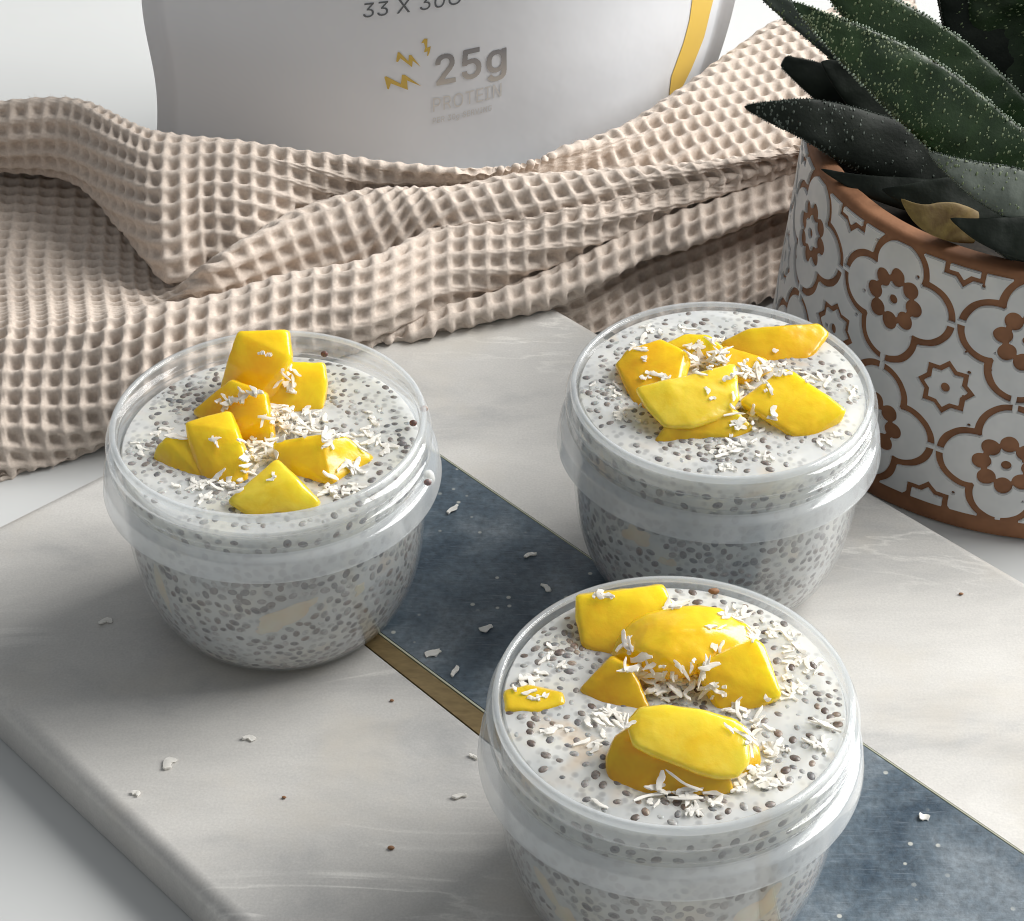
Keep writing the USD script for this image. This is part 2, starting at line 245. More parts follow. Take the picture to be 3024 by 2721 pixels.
seamL = (BI[0] + 0.0009 * np.array([-BI[1][1], BI[1][0]]), BI[1])
part(board, 'resin_seam', slab(BI, seamL, z1=0.00006), M['resin'], 30)
seamR = (ST[0] - 0.0006 * np.array([-ST[1][1], ST[1][0]]), ST[1])
part(board, 'blue_stripe', slab(seamL, seamR), M['slate'], 30)
part(board, 'resin_seam', slab(seamR, ST, z1=0.00006), M['resin'], 30)
part(board, 'marble_slab', slab(ST, ER, round2=True), M['marble2'], 30, label='pale marble slab on the right of the blue stripe')

# ------------------------------------------------------------------ cups of chia pudding
HC = 0.0669
RT, RB, PP, QQ = 0.0417, 0.0270, 2.887, 1.813
def body_r(z):                         # outer radius of the bowl at a height above the board
    w = np.clip((HC - 0.0195 - z) / (HC - 0.0195), 0, 1); return RB + (RT - RB) * np.clip(1 - w ** PP, 0, 1) ** (1 / QQ)
wz = np.linspace(0, 1, 26) ** 0.7
body = [(body_r(HC - .0195 - w * (HC - .0195)) * 1000, -19.5 - w * 47.4) for w in wz[1:]]
def shift(prof): return [(r / 1000, HC + z / 1000) for r, z in prof]
WALL = 0.8
outer_top = [(41.0, -.7), (41.15, -.2), (41.5, 0), (42.2, 0), (42.65, -.2), (42.8, -.7), (42.8, -2.4), (43.5, -2.9), (44.2, -3.5), (44.4, -4.2), (44.4, -5.1), (44.1, -5.8), (43.0, -6.3), (42.5, -6.9), (42.5, -8.0), (43.6, -8.4), (44.1, -9.1), (44.0, -9.8), (43.2, -10.4), (43.1, -11.2), (43.0, -12.6), (42.6, -14.0), (42.1, -17), (41.7, -19.5)]
base = [(26.2, -66.6), (25.0, -65.8), (12, -65.6), (0.01, -65.6)]
inner = [(0.01, -64.8), (24.5, -64.8)] + [(max(r - WALL, 1), z + (0.9 if z < -60 else 0.1)) for r, z in body[::-1] if z > -65] + [(40.9, -19.5), (41.0, -14), (40.7, -12), (40.7, -9.5), (41.1, -8.9), (40.8, -7.6), (40.7, -6.2), (41.3, -5.2), (41.3, -4.2), (40.8, -3.2), (40.9, -1.6), (41.0, -.7)]
def resample(prof, step=0.45):
    prof = np.array(prof); d = np.r_[0, np.cumsum(np.linalg.norm(np.diff(prof, axis=0), axis=1))]; n = max(int(d[-1] / step), 8); s = np.linspace(0, d[-1], n)
    return np.stack([np.interp(s, d, prof[:, 0]), np.interp(s, d, prof[:, 1])], 1)
cup_prof = shift(outer_top + body + base + inner)
skirt_prof = shift([(42.9, -12.2), (44.6, -12.6), (45.5, -13.1), (45.9, -13.9), (46.45, -18.3), (46.6, -18.9), (46.5, -19.4), (46.1, -19.5), (45.7, -19.1), (45.2, -14.7), (44.6, -13.8), (42.75, -13.2)])
rim_prof = shift([(41.35, -.95), (41.3, -.1), (41.6, .22), (42.2, .22), (42.75, .0), (43.0, -.7), (43.0, -1.6), (42.5, -1.7)])
CUPS = dict(left=dict(c=(-.1006, .4681), z=.0592, tag='left'), back=dict(c=(.0236, .4924), z=.0652, tag='right-hand back'), front=dict(c=(.0114, .3666), z=.0648, tag='front'))
ZOOM = dict(left=(1.701, 280, 950), back=(1.8204, 1620, 850), front=(1.6315, 1380, 1670))
def zm(k, x, y): s, ox, oy = ZOOM[k]; return x / s + ox, y / s + oy
cup_label = dict(left='clear plastic cup at the left with its rim showing above the pudding',
                 back='clear plastic cup filled to the brim beside the patterned flower pot',
                 front='clear plastic cup nearest the camera, cut off at the bottom')
pud_label = dict(left='chia pudding in the left cup, sitting well below its rim', back='chia pudding in the cup beside the flower pot', front='chia pudding in the front cup')
def pud_profile(zl):
    zz = np.linspace(0.0022, zl - .0006, 40); R = np.array([min(body_r(max(z, .0012)) - .00095, .0405) for z in zz])
    return np.r_[[[0.00001, 0.0021]], np.stack([R, zz], 1), [[.0404, zl - .0001], [.0401, zl + .0002]]]
SEED_ICO = trimesh.creation.icosphere(1, 1.0)
def ellipsoid(c, X, Y, Z):             # axes as vectors with their length
    return np.asarray(SEED_ICO.vertices) @ np.stack([X, Y, Z]) + c
PUDTOP = {}
FRUIT = dict(left=[(985, 1470, .0125, .0034, .42), (335, 1340, .0090, .0022, 1.75), (1330, 1350, .0028, .0020, .3), (620, 1700, .0035, .0016, .2), (860, 1540, .0045, .0030, .1)], back=[(470, 1330, .0050, .0040, .5), (640, 1480, .0030, .0020, 0)], front=[(380, 1560, .0060, .0030, 2.2), (1430, 1640, .0080, .0050, .3), (480, 1700, .0055, .0040, 1.8)])
for k, cu in CUPS.items():
    cx, cy = cu['c']; zl = cu['z']
    t = thing('pudding_cup', cup_label[k], 'cup', (cx, cy, 0), group='plastic cups on the serving board')
    part(t, 'cup_body', lathe(cup_prof, 200, (cx, cy, 0)), M['cup'], 50)
    part(t, 'rim', lathe(rim_prof + rim_prof[:1], 200, (cx, cy, 0)), M['rim'], 50)
    part(t, 'skirt_ring', lathe(skirt_prof + skirt_prof[:1], 200, (cx, cy, 0)), M['skirt'], 50)
    p = thing('chia_pudding', pud_label[k], 'chia pudding', (cx, cy, .002), group='chia puddings in the cups')
    sv, sf = lathe(pud_profile(zl), 180, (cx, cy, 0))
    nr, na = 60, 180                   # the top: a gently uneven disc
    rr = .0401 * np.linspace(0.0, 1, nr); aa = np.linspace(0, 2 * np.pi, na, endpoint=False)
    X = cx + rr[None] * np.cos(aa)[:, None]; Y = cy + rr[None] * np.sin(aa)[:, None]
    hz = .00045 * fbm(np.stack([X, Y, 0 * X], -1).reshape(-1, 3), 110, 3, 3).reshape(X.shape) + .00028 * fbm(np.stack([X, Y, 0 * X], -1).reshape(-1, 3), 420, 2, 8).reshape(X.shape)
    Z = zl + .0002 + hz * np.clip((.0401 - rr) / .004, 0, 1)[None]
    tvv, tff = np.stack([X, Y, Z], -1).reshape(-1, 3), grid_faces(na, nr, True)
    PUDTOP[k] = (tvv, tff)
    part(p, 'pudding_mass', (np.vstack([sv, tvv]), np.vstack([sf, tff + len(sv)])), M['pudding'], 40)
    # seeds: on the top and against the wall
    rng = np.random.default_rng(hash(k) % 1000 if False else {'left': 11, 'back': 22, 'front': 33}[k])
    seeds = []                         # (centre, axes, tone)
    pts = []; tries = rng.uniform(-1, 1, (5000, 2)) * .0392
    dens = 2.45e-3 if k == 'front' else 2.1e-3
    tone_top = [0, 1, 1, 3, 2, 2, 5, 4, 1, 2] if k == 'front' else [1, 1, 2, 2, 3, 4, 4, 2]
    for q in tries:
        if np.hypot(*q) > .0390: continue
        if np.hypot(*q) > dict(left=.0360, back=.0340, front=.0372)[k] and rng.random() < dict(left=.6, back=.85, front=.6)[k]: continue
        if meshkit.noise(np.array([[q[0] * 75 + ord(k[0]), q[1] * 75, 1.7]]))[0] > {'left': .74, 'back': .72, 'front': .84}[k]: continue
        dn = dens * (1.0 + .42 * math.sin(q[0] * 160 + q[1] * 90 + 1.3) * math.sin(q[1] * 140 - 1))
        if all((q[0] - a) ** 2 + (q[1] - b) ** 2 > dn ** 2 for a, b in pts): pts.append(q)
    for q in pts:
        a = rng.uniform(0, 2 * math.pi); s = rng.uniform(.78, 1.12); la, lb, lc = .00150 * s, .00112 * s, .00062 * s
        i = int(rng.integers(len(tone_top))); tone = tone_top[i]
        rad = int(round(np.hypot(*q) / .0401 * (nr - 1))); ang = int(round((math.atan2(q[1], q[0]) % (2 * math.pi)) / (2 * math.pi) * na)) % na
        lift = {0: -.00028, 1: -.00036, 3: -.00036, 5: -.0003, 2: -.00042, 4: -.00046}[tone]
        seeds.append((np.array([cx + q[0], cy + q[1], Z[ang, rad] + lift]), (np.array([math.cos(a), math.sin(a), 0]) * la, np.array([-math.sin(a), math.cos(a), 0]) * lb, np.array([0, 0, lc])), tone))
    fruit = []
    for fx, fy, rx, ry, rot in FRUIT.get(k, []):
        d = ray(*zm(k, fx, fy)); ts = np.linspace(.3, .9, 9001); Pq = CO + d * ts[:, None]; Rw = np.array([min(body_r(max(zz, .001)) - .0010, .0405) for zz in Pq[:, 2]])
        i0_ = np.where(np.hypot(Pq[:, 0] - cx, Pq[:, 1] - cy) < Rw)[0][0]; c0_ = Pq[i0_]; er = np.array([c0_[0] - cx, c0_[1] - cy, 0]); er /= np.linalg.norm(er); et = np.cross([0, 0, 1.], er); eu = np.array([0, 0, 1.])
        U1, V1 = math.cos(rot) * et + math.sin(rot) * eu, -math.sin(rot) * et + math.cos(rot) * eu
        gx = np.linspace(-1, 1, 25); A1, B1 = np.meshgrid(gx, gx, indexing='ij'); A2, B2 = A1 * np.sqrt(1 - B1 ** 2 / 2), B1 * np.sqrt(1 - A1 ** 2 / 2); wv = 1 + .9 * (fbm(np.stack([A2, B2, 0 * A2 + fx], -1).reshape(-1, 3), 1.4, 2).reshape(A2.shape) - .75)
        Q = c0_ + (A2 * wv)[..., None] * U1 * rx + (B2 * wv)[..., None] * V1 * ry; Rq = np.array([min(body_r(zz) - .00088, .0406) for zz in Q[..., 2].ravel()]).reshape(A2.shape) - .0009 * np.clip(A2 ** 2 + B2 ** 2 - .55, 0, 1)
        aq = np.arctan2(Q[..., 1] - cy, Q[..., 0] - cx); Q = np.stack([cx + Rq * np.cos(aq), cy + Rq * np.sin(aq), Q[..., 2]], -1).reshape(-1, 3)
        Qi = Q - np.repeat(er[None], len(Q), 0) * .003; gf_ = grid_faces(25, 25)
        part(p, 'fruit_piece', (np.vstack([Q, Qi]), np.vstack([gf_, gf_[:, ::-1] + 625])), M['peach'], True, label='pale peach fruit piece showing through the cup wall'); fruit.append(Q)
    fq = cKDTree(np.vstack(fruit)) if fruit else None
    zs0, zs1 = .004, min(zl - .003, HC - .008)
    side = []; cell = {}
    for _ in range(26000):
        z = rng.uniform(zs0, zs1); a = rng.uniform(0, 2 * math.pi); R = min(body_r(z) - .00095, .0405)
        P = np.array([R * math.cos(a), R * math.sin(a), z]); key = tuple((P // .0023).astype(int)); ok = True
        lim = .00245 * (1 + .2 * math.sin(a * 7 + z * 260) * math.sin(z * 190 + a * 3)) * (1.55 if z > HC - .02 else 1)
        for dx in (-1, 0, 1):
            for dy in (-1, 0, 1):
                for dz in (-1, 0, 1):
                    for Q in cell.get((key[0] + dx, key[1] + dy, key[2] + dz), ()):
                        if ((P - Q) ** 2).sum() < lim ** 2: ok = False
        if fq is not None and fq.query(P + [cx, cy, 0])[0] < .0012: continue
        if not ok: continue
        cell.setdefault(key, []).append(P)
        slope = (body_r(z + .0005) - body_r(z - .0005)) / .001 if z < HC - .02 else 0
        er = np.array([math.cos(a), math.sin(a), -slope]); er /= np.linalg.norm(er)
        et = np.array([-math.sin(a), math.cos(a), 0]); eu = np.cross(er, et)
        th = rng.uniform(0, math.pi); s = rng.uniform(.78, 1.15)
        U, V = math.cos(th) * et + math.sin(th) * eu, -math.sin(th) * et + math.cos(th) * eu
        tone = int(rng.choice([1, 2, 2, 3, 3, 2, 4]))
        seeds.append((P + [cx, cy, 0] - er * (.00022 if tone != 4 else .0003), (U * .00160 * s, V * .00118 * s, er * .00046), tone))
    C = np.array([s[0] for s in seeds]); view = CO - C; dist = np.linalg.norm(view, axis=1)
    facing = np.array([max(0, float(np.cross(s[1][0], s[1][1]) @ v) / d) for s, v, d in zip(seeds, view, dist)]) if False else np.array([abs(float(np.cross(s[1][0], s[1][1]) @ v)) / d ** 3 * (1 if (np.linalg.norm(s[0][:2] - [cx, cy]) < .039 or (s[0][:2] - [cx, cy]) @ (CO[:2] - [cx, cy]) > 0) else 0) for s, v, d in zip(seeds, view, dist)])
    pp = proj(C); facing[(pp[:, 0] < 5) | (pp[:, 0] > W - 5) | (pp[:, 1] < 5) | (pp[:, 1] > H - 5)] = 0
    order = np.argsort(-facing); big = set(order[:300].tolist())
    rest = {}
    for i, (c0, ax, tone) in enumerate(seeds):
        v = ellipsoid(c0, *ax)
        if i in big: part(p, 'chia_seed', (v, SEED_ICO.faces), SEEDM[tone], True)
        else: rest.setdefault(tone, []).append(v)
    for tone, vs in sorted(rest.items()):
        n = len(SEED_ICO.vertices)
        part(p, 'chia_seeds', (np.vstack(vs), np.vstack([np.asarray(SEED_ICO.faces) + n * i for i in range(len(vs))])), SEEDM[tone], True, kind='stuff')

# ------------------------------------------------------------------ mango
SPH = trimesh.creation.icosphere(1, 0.00075).vertices
def chunk(k, pts, length, side=(0, 0, 0), seed=0, smooth=7):
    """pts: surveyed corners of the visible faces with their height (mm) above the pudding; the piece goes back and down from them"""
    P = []
    for x, y, h in pts: P.append(at(*zm(k, x, y), CUPS[k]['z'] + h / 1000))
    P = np.array(P); back = CD * .55 + np.array([0, .25, -.55]) ; back = back / np.linalg.norm(back)
    Q = P + CD * length * .35
    c = P.mean(0); B = c + (P - c) * .86 + (back * .75 + CD * .25 + np.array(side)) * length
    allp = np.vstack([P, Q, B])
    if k: allp[:, 2] = np.maximum(allp[:, 2], CUPS[k]['z'] - .006)
    allp = (allp[:, None, :] + SPH[None]).reshape(-1, 3)
    m = m3.Manifold.hull_points(allp.astype(np.float64)).refine_to_length(.0008)
    t = man(m); t.merge_vertices(); trimesh.smoothing.filter_taubin(t, .55, .56, smooth)
    v = np.array(t.vertices); n = np.array(t.vertex_normals)
    v += n * (fbm(v, 190, 3, seed)[:, None] * .00038 + fbm(v, 700, 3, seed + 3)[:, None] * .00010)
    return trimesh.Trimesh(v, t.faces, process=False)
PIECES = [
 ('left', 'mango', 'tall mango piece standing upright at the back of the left cup', [(735, 66, 19), (955, 64, 19), (967, 175, 15.5), (885, 400, 2), (835, 350, 6), (652, 335, 4), (690, 190, 13)], .009),
 ('left', 'mango', 'square mango piece with coconut on it, behind right in the left cup', [(960, 222, 9), (1135, 226, 9), (1147, 305, 6), (1122, 470, -1), (1000, 460, 0), (855, 410, 2), (900, 320, 6)], .008),
 ('left', 'mango_deep', 'leaning mango piece in the middle of the left cup with shaded left face', [(515, 455, 3), (690, 313, 11), (845, 372, 11), (862, 480, 7), (885, 590, 1), (800, 600, 0), (720, 580, 1), (690, 480, 4), (560, 480, 1)], .008),
 ('left', 'mango', 'long mango block lying towards the front left of the left cup', [(473, 522, 9), (668, 470, 10), (700, 560, 9), (738, 660, 6), (748, 810, 0), (680, 850, -1), (560, 785, 0), (505, 680, 3)], .008),
 ('left', 'mango', 'small mango bit at the left edge of the heap in the left cup', [(316, 680, 1), (330, 635, 3), (372, 600, 5), (490, 605, 5), (535, 775, 0), (420, 755, -.5)], .006),
 ('left', 'mango', 'rounded mango chunk on the right of the left cup', [(917, 622, 6), (1140, 588, 9), (1240, 592, 7), (1372, 690, 1), (1260, 790, -1), (1178, 802, 1), (1010, 770, 0), (930, 690, 3)], .008),
 ('left', 'mango_pale', 'pale triangular mango wedge at the front rim of the left cup', [(693, 905, 3), (912, 718, 8), (1000, 800, 7), (1107, 910, 2), (1080, 938, 1), (785, 962, 1)], .006),
 ('back', 'mango_deep', 'big mango block at the left of the cup beside the pot', [(378, 420, 4), (440, 352, 6), (600, 298, 8), (718, 360, 7), (742, 400, 5), (650, 495, 4), (640, 740, -1), (570, 712, -1), (480, 625, 0), (410, 485, 2)], .008),
 ('back', 'mango', 'mango piece half buried in coconut behind the block in the cup beside the pot', [(650, 312, 4), (740, 268, 5), (855, 275, 5), (925, 335, 3), (870, 380, 1), (740, 370, 2)], .006),
 ('back', 'mango_deep', 'orange mango piece under coconut shreds in the middle of the cup beside the pot', [(865, 365, 4), (960, 338, 4.5), (1150, 400, 3), (1185, 435, 1), (1050, 500, 2), (900, 450, 3)], .006),
 ('back', 'mango_deep', 'long mango slice lying against the back right rim of the cup beside the pot', [(950, 305, 1), (1080, 240, 4), (1250, 225, 5), (1445, 215, 4), (1483, 250, 3), (1420, 345, 1), (1370, 388, 0), (1150, 398, 0)], .007),
 ('back', 'mango_pale', 'pale yellow mango piece on top at the front of the cup beside the pot', [(493, 553, 8), (640, 520, 9.5), (985, 433, 9.5), (1007, 590, 7), (965, 662, 5), (900, 695, 4.5), (770, 735, 4.5), (640, 742, 4), (545, 640, 6)], .006),
 ('back', 'mango', 'thin mango slice under the pale piece in the cup beside the pot', [(588, 832, 0), (640, 762, 3), (850, 705, 4), (1000, 680, 4), (1080, 755, 1), (1000, 802, 0), (850, 805, 0)], .006),
 ('back', 'mango', 'bright mango piece on the right of the cup beside the pot', [(1055, 615, 5), (1265, 457, 8), (1310, 475, 8), (1578, 665, 4), (1562, 705, 2), (1400, 797, 0), (1310, 782, 1), (1200, 705, 3)], .008),
 ('front', 'mango', 'rectangular mango piece at the back of the front cup', [(545, 165, 7), (700, 150, 8), (932, 117, 8), (978, 215, 6), (890, 300, 2), (720, 428, 0), (640, 412, 0), (570, 380, 1), (547, 260, 4)], .008),
 ('front', 'mango', 'large domed mango cheek in the middle of the front cup', [(718, 425, 4), (752, 360, 6.5), (800, 300, 8), (850, 270, 9), (900, 250, 9.6), (1000, 228, 10.2), (1100, 219, 10.2), (1210, 230, 9.5), (1335, 310, 7), (1358, 365, 5.5), (1330, 385, 6), (1150, 475, 6), (1050, 520, 5), (870, 535, 3), (850, 400, 9), (1000, 330, 11.4), (1150, 320, 10.8), (950, 430, 9), (1090, 410, 8.8), (1240, 340, 8.8), (880, 320, 9.8)], .007),
 ('front', 'mango', 'bright mango block on the right of the front cup', [(1130, 492, 7), (1382, 378, 10), (1412, 400, 9), (1492, 622, 3), (1475, 642, 1), (1340, 692, 0), (1220, 690, 0), (1160, 590, 3)], .008),
 ('front', 'mango_deep', 'pointed mango piece at the left of the front cup heap', [(568, 602, 1), (700, 468, 6), (765, 500, 6), (805, 565, 4), (855, 690, 0), (810, 712, -1), (650, 655, 0)], .007),
 ('front', 'mango_pale', 'oval mango slice resting on another one at the front of the front cup', [(788, 765, 10), (840, 710, 11.5), (960, 698, 12), (1130, 720, 12), (1285, 770, 10), (1327, 802, 9), (1333, 950, 6), (1292, 1000, 5), (1220, 1010, 5), (1080, 970, 6.5), (900, 900, 8), (820, 858, 9)], .005),
 ('front', 'mango_deep', 'mango piece underneath the oval slice at the front of the front cup', [(697, 1005, 1), (692, 930, 3), (730, 840, 6), (790, 800, 7), (900, 900, 6.5), (1080, 975, 5.5), (1240, 1015, 4), (1258, 1078, 1), (1130, 1112, 0), (950, 1108, 0), (850, 1096, 0), (730, 1052, 0)], .007),
 ('front', 'mango', 'small mango bit sunk in the pudding at the left rim of the front cup', [(195, 622, .7), (300, 602, .9), (440, 635, .6), (450, 665, .3), (330, 700, .2), (202, 692, .3)], .004),
 ('front', 'mango_deep', 'small orange mango corner showing beside the oval slice in the front cup', [(1325, 850, 5), (1380, 880, 3), (1392, 950, 1), (1345, 1005, 0), (1310, 980, 2)], .006),
]
SURF = {k: [PUDTOP[k]] for k in CUPS}
for i, (k, mm_, lab, pts, ln) in enumerate(PIECES):
    tm = chunk(k, pts, ln, seed=i, smooth=60 if 'domed' in lab else 30 if 'oval' in lab or 'rounded' in lab else 16)
    solo('mango_piece', tm, M[mm_], lab, 'mango piece', smooth=60)
    SURF[k].append((np.array(tm.vertices), np.array(tm.faces)))

# ------------------------------------------------------------------ coconut shreds
def cast(k, px, py):                   # first surface of a cup's filling that a line of sight meets
    d = ray(px, py); best, nb = None, np.array([0, 0, 1.])
    for v, f in SURF[k]:
        a, b, c = v[f[:, 0]], v[f[:, 1]], v[f[:, 2]]; e1, e2 = b - a, c - a; h = np.cross(d, e2); det = (e1 * h).sum(1)
        ok = np.abs(det) > 1e-16; inv = np.where(ok, 1 / np.where(ok, det, 1), 0); s = CO - a; u = (s * h).sum(1) * inv; q = np.cross(s, e1); w = (q @ d) * inv; t = (e2 * q).sum(1) * inv
        hit = ok & (u >= 0) & (w >= 0) & (u + w <= 1) & (t > .05)
        if hit.any():
            i = np.where(hit)[0][t[hit].argmin()]
            if best is None or t[i] < best:
                best = t[i]; nb = np.cross(e1[i], e2[i]); nb = nb / np.linalg.norm(nb); nb = nb if nb @ d < 0 else -nb
    return (None, None) if best is None else (CO + d * best, nb)
def shred(c, n, L_, w, th, ang, rng, tilt=0.0):
    """a ragged sliver with a bent back, lying along a surface"""
    n = n / np.linalg.norm(n); t1 = np.cross(n, [0, 1., .3]); t1 /= np.linalg.norm(t1); t2 = np.cross(n, t1)
    a = math.cos(ang) * t1 + math.sin(ang) * t2; b = np.cross(n, a)
    a, n = math.cos(tilt) * a + math.sin(tilt) * n, math.cos(tilt) * n - math.sin(tilt) * a
    K = 8; bend = rng.uniform(-.11, .11); up = rng.uniform(-.02, .08); V = []
    tw = rng.uniform(-1.2, 1.2); e0, e1 = rng.uniform(.15, .9, 2); ph = rng.uniform(0, 6)
    for i in range(K):
        s = i / (K - 1) - .5; endt = e0 if s < 0 else e1
        ww = w * (1 - abs(2 * s) ** 2.5 * endt) * (1 + .18 * math.sin(ph + 9 * s)) * rng.uniform(.84, 1.12); hh = th * rng.uniform(.6, 1.3)
        ctr = c + a * L_ * s + b * (bend * L_ * (s * s) * 2 + w * .15 * math.sin(ph + 7 * s)) + n * (th * .5 + up * L_ * s * s * 2)
        ca, sa = math.cos(tw * s), math.sin(tw * s); bb, nn = b * ca + n * sa, n * ca - b * sa
        for p, q in ((-.5, -.5), (.5, -.5), (.55, .4), (.0, .62), (-.5, .5)): V.append(ctr + bb * ww * (p + rng.normal(0, .05)) + nn * hh * (q + rng.normal(0, .06)) + a * L_ * rng.normal(0, .018))
    m = 5; Fc = []
    for i in range(K - 1):
        for j in range(m): A, B, C, D = i * m + j, i * m + (j + 1) % m, (i + 1) * m + (j + 1) % m, (i + 1) * m + j; Fc += [[A, B, C], [A, C, D]]
    for base_, flip in ((0, 1), ((K - 1) * m, 0)):
        for j in range(1, m - 1): t3 = [base_, base_ + j, base_ + j + 1]; Fc.append(t3[::-1] if not flip else t3)
    tm = trimesh.Trimesh(np.array(V), np.array(Fc), process=False); tm.fix_normals(); return tm
CLUST = dict(   # (x, y, spread x, spread y, how many, mean length mm, extra height mm)
 left=[(950, 490, 70, 45, 16, 3.6, .6), (1040, 545, 110, 35, 12, 3.8, .3), (860, 650, 70, 60, 12, 3.6, .4), (790, 730, 40, 45, 6, 3, .3), (1160, 560, 60, 40, 6, 4, .2), (1330, 590, 70, 40, 6, 4, 0), (1300, 740, 60, 50, 8, 3.6, .4), (1180, 850, 60, 35, 7, 3.4, .3), (1300, 850, 60, 30, 6, 3.2, .2), (690, 830, 35, 45, 5, 3.4, .5), (500, 820, 60, 25, 6, 3.6, .2), (620, 800, 35, 40, 4, 3, .3), (340, 560, 60, 30, 3, 4, 0), (1400, 480, 60, 40, 3, 3.4, 0), (960, 260, 40, 35, 4, 3.4, .2), (980, 330, 45, 25, 5, 3, .2), (780, 370, 60, 20, 5, 4, .2), (660, 420, 40, 30, 5, 3.4, .3), (840, 165, 40, 12, 2, 3.6, .1), (1450, 620, 50, 40, 4, 4, 0), (1160, 620, 30, 15, 2, 2.6, 0), (610, 590, 15, 50, 2, 4, 0), (880, 800, 30, 20, 1, 2.4, 0), (560, 880, 40, 20, 3, 2.6, 0), (215, 620, 40, 60, 3, 2.6, 0), (1090, 460, 40, 20, 4, 3.2, .2)],
 back=[(820, 410, 70, 35, 10, 4, .4), (940, 370, 40, 40, 6, 5, .4), (800, 310, 45, 25, 5, 3.4, .3), (1080, 480, 80, 55, 12, 3.4, .4), (1180, 430, 60, 30, 8, 3.2, .3), (590, 490, 40, 20, 6, 3, .2), (1010, 620, 25, 50, 4, 3.6, .4), (1010, 740, 30, 40, 4, 4, .3), (1100, 720, 40, 50, 6, 3.6, .4), (990, 850, 80, 45, 9, 3.6, .2), (930, 880, 50, 30, 4, 3.4, 0), (560, 235, 50, 25, 4, 3.8, 0), (480, 320, 50, 25, 3, 3.2, 0), (1400, 490, 70, 30, 5, 4, 0), (1290, 440, 70, 25, 5, 3.4, 0), (1520, 815, 60, 25, 3, 4, 0), (1640, 560, 30, 40, 3, 3.4, 0), (370, 540, 70, 50, 5, 3, 0), (420, 690, 60, 60, 6, 3, 0), (1180, 550, 20, 30, 2, 3, .1), (1200, 700, 15, 25, 1, 3, .1), (870, 570, 25, 30, 1, 3.4, 0), (520, 380, 30, 20, 1, 3, 0), (960, 960, 60, 20, 3, 3.4, 0), (1200, 910, 60, 25, 3, 3, 0), (770, 215, 50, 20, 2, 3.6, 0), (900, 290, 40, 15, 3, 3, .2)],
 front=[(960, 580, 110, 60, 20, 4, .6), (800, 490, 50, 60, 6, 4.6, .4), (1110, 560, 60, 60, 10, 3.8, .6), (1180, 620, 40, 30, 4, 3.4, .4), (760, 390, 20, 40, 1, 4.5, .2), (650, 730, 50, 50, 7, 4.6, .3), (740, 760, 40, 35, 4, 3.6, .2), (590, 840, 40, 30, 3, 3.2, 0), (1280, 700, 60, 30, 5, 3.6, .3), (1370, 800, 50, 60, 8, 3.8, .4), (1460, 880, 50, 40, 7, 3.8, .3), (1400, 1010, 60, 50, 8, 3.8, .4), (1330, 1060, 50, 40, 5, 3.4, .3), (910, 1100, 25, 70, 4, 5.5, .8), (1060, 1080, 35, 60, 5, 5.5, .8), (1090, 1190, 50, 20, 4, 3.6, .2), (1180, 1140, 40, 35, 3, 4, .2), (250, 560, 60, 30, 5, 4, .2), (350, 560, 25, 40, 2, 4, .2), (330, 640, 50, 20, 3, 2.8, 0), (1480, 310, 60, 40, 7, 3, 0), (1580, 430, 50, 60, 6, 3, 0), (1300, 240, 70, 40, 6, 4, 0), (1560, 590, 70, 50, 8, 3, .1), (1740, 780, 55, 14, 2, 6, .3), (1700, 860, 50, 25, 4, 4, .2), (1480, 1060, 40, 30, 4, 3.6, .2), (620, 1150, 50, 15, 2, 4.4, .1), (1000, 190, 40, 30, 5, 3.6, .1), (400, 790, 50, 20, 3, 3.4, 0), (1380, 340, 40, 40, 5, 3, 0), (440, 470, 60, 60, 4, 2.6, 0), (1650, 500, 50, 50, 4, 2.6, 0), (640, 150, 60, 8, 3, 2.6, .1), (1200, 295, 50, 10, 1, 3.6, 0), (1190, 390, 20, 10, 1, 2.6, 0)])
CLAB = dict(left='white coconut shred sprinkled over the left cup\'s pudding and mango', back='white coconut shred sprinkled over the cup beside the flower pot', front='white coconut shred sprinkled over the front cup\'s pudding and mango')
EXTRA = []
for k, cl in CLUST.items():
    rng = np.random.default_rng({'left': 5, 'back': 6, 'front': 8}[k]); made = []
    for x, y, sx, sy, n, ln, ex in cl:
        for _ in range(int(n * (2.6 if n >= 10 else 1.6) + .5)):
            px, py = zm(k, rng.normal(x, sx * .6), rng.normal(y, sy * .6)); P, nn = cast(k, px, py)
            if P is None or np.hypot(*(P[:2] - CUPS[k]['c'])) > .0385: continue
            nn = nn * .6 + np.array([0, 0, .4]); P = P + np.array([0, 0, 1]) * rng.uniform(0, ex * (4.0 if n >= 10 else 2.0)) / 1000
            Ls = ln / 1000 * rng.uniform(.65, 1.45) * rng.choice([.45, .8, 1.05, 1.2]); w = rng.uniform(.6, 1.3) / 1000 * (1 if rng.random() < .75 else 1.5)
            made.append((Ls * w, shred(P, nn, Ls, w, rng.uniform(.28, .5) / 1000, rng.uniform(0, math.pi), rng, rng.normal(0, .2 if ex > .25 else .05))))
    made.sort(key=lambda q: -q[0]); keep = dict(left=90, back=78, front=110)[k]
    for _, tm in made[:keep]:
        solo('coconut_shred', tm, M['coco'], CLAB[k], 'coconut shred', smooth=35, group={'left': 'coconut shreds on the left cup', 'back': 'coconut shreds on the cup beside the flower pot', 'front': 'coconut shreds on the front cup'}[k])
    EXTRA += [tm for _, tm in made[keep:]]
solo('coconut_crumbs', trimesh.util.concatenate(EXTRA), M['coco'], 'smallest coconut crumbs scattered over the three puddings', 'coconut crumbs', smooth=35, kind='stuff')
rng = np.random.default_rng(77)
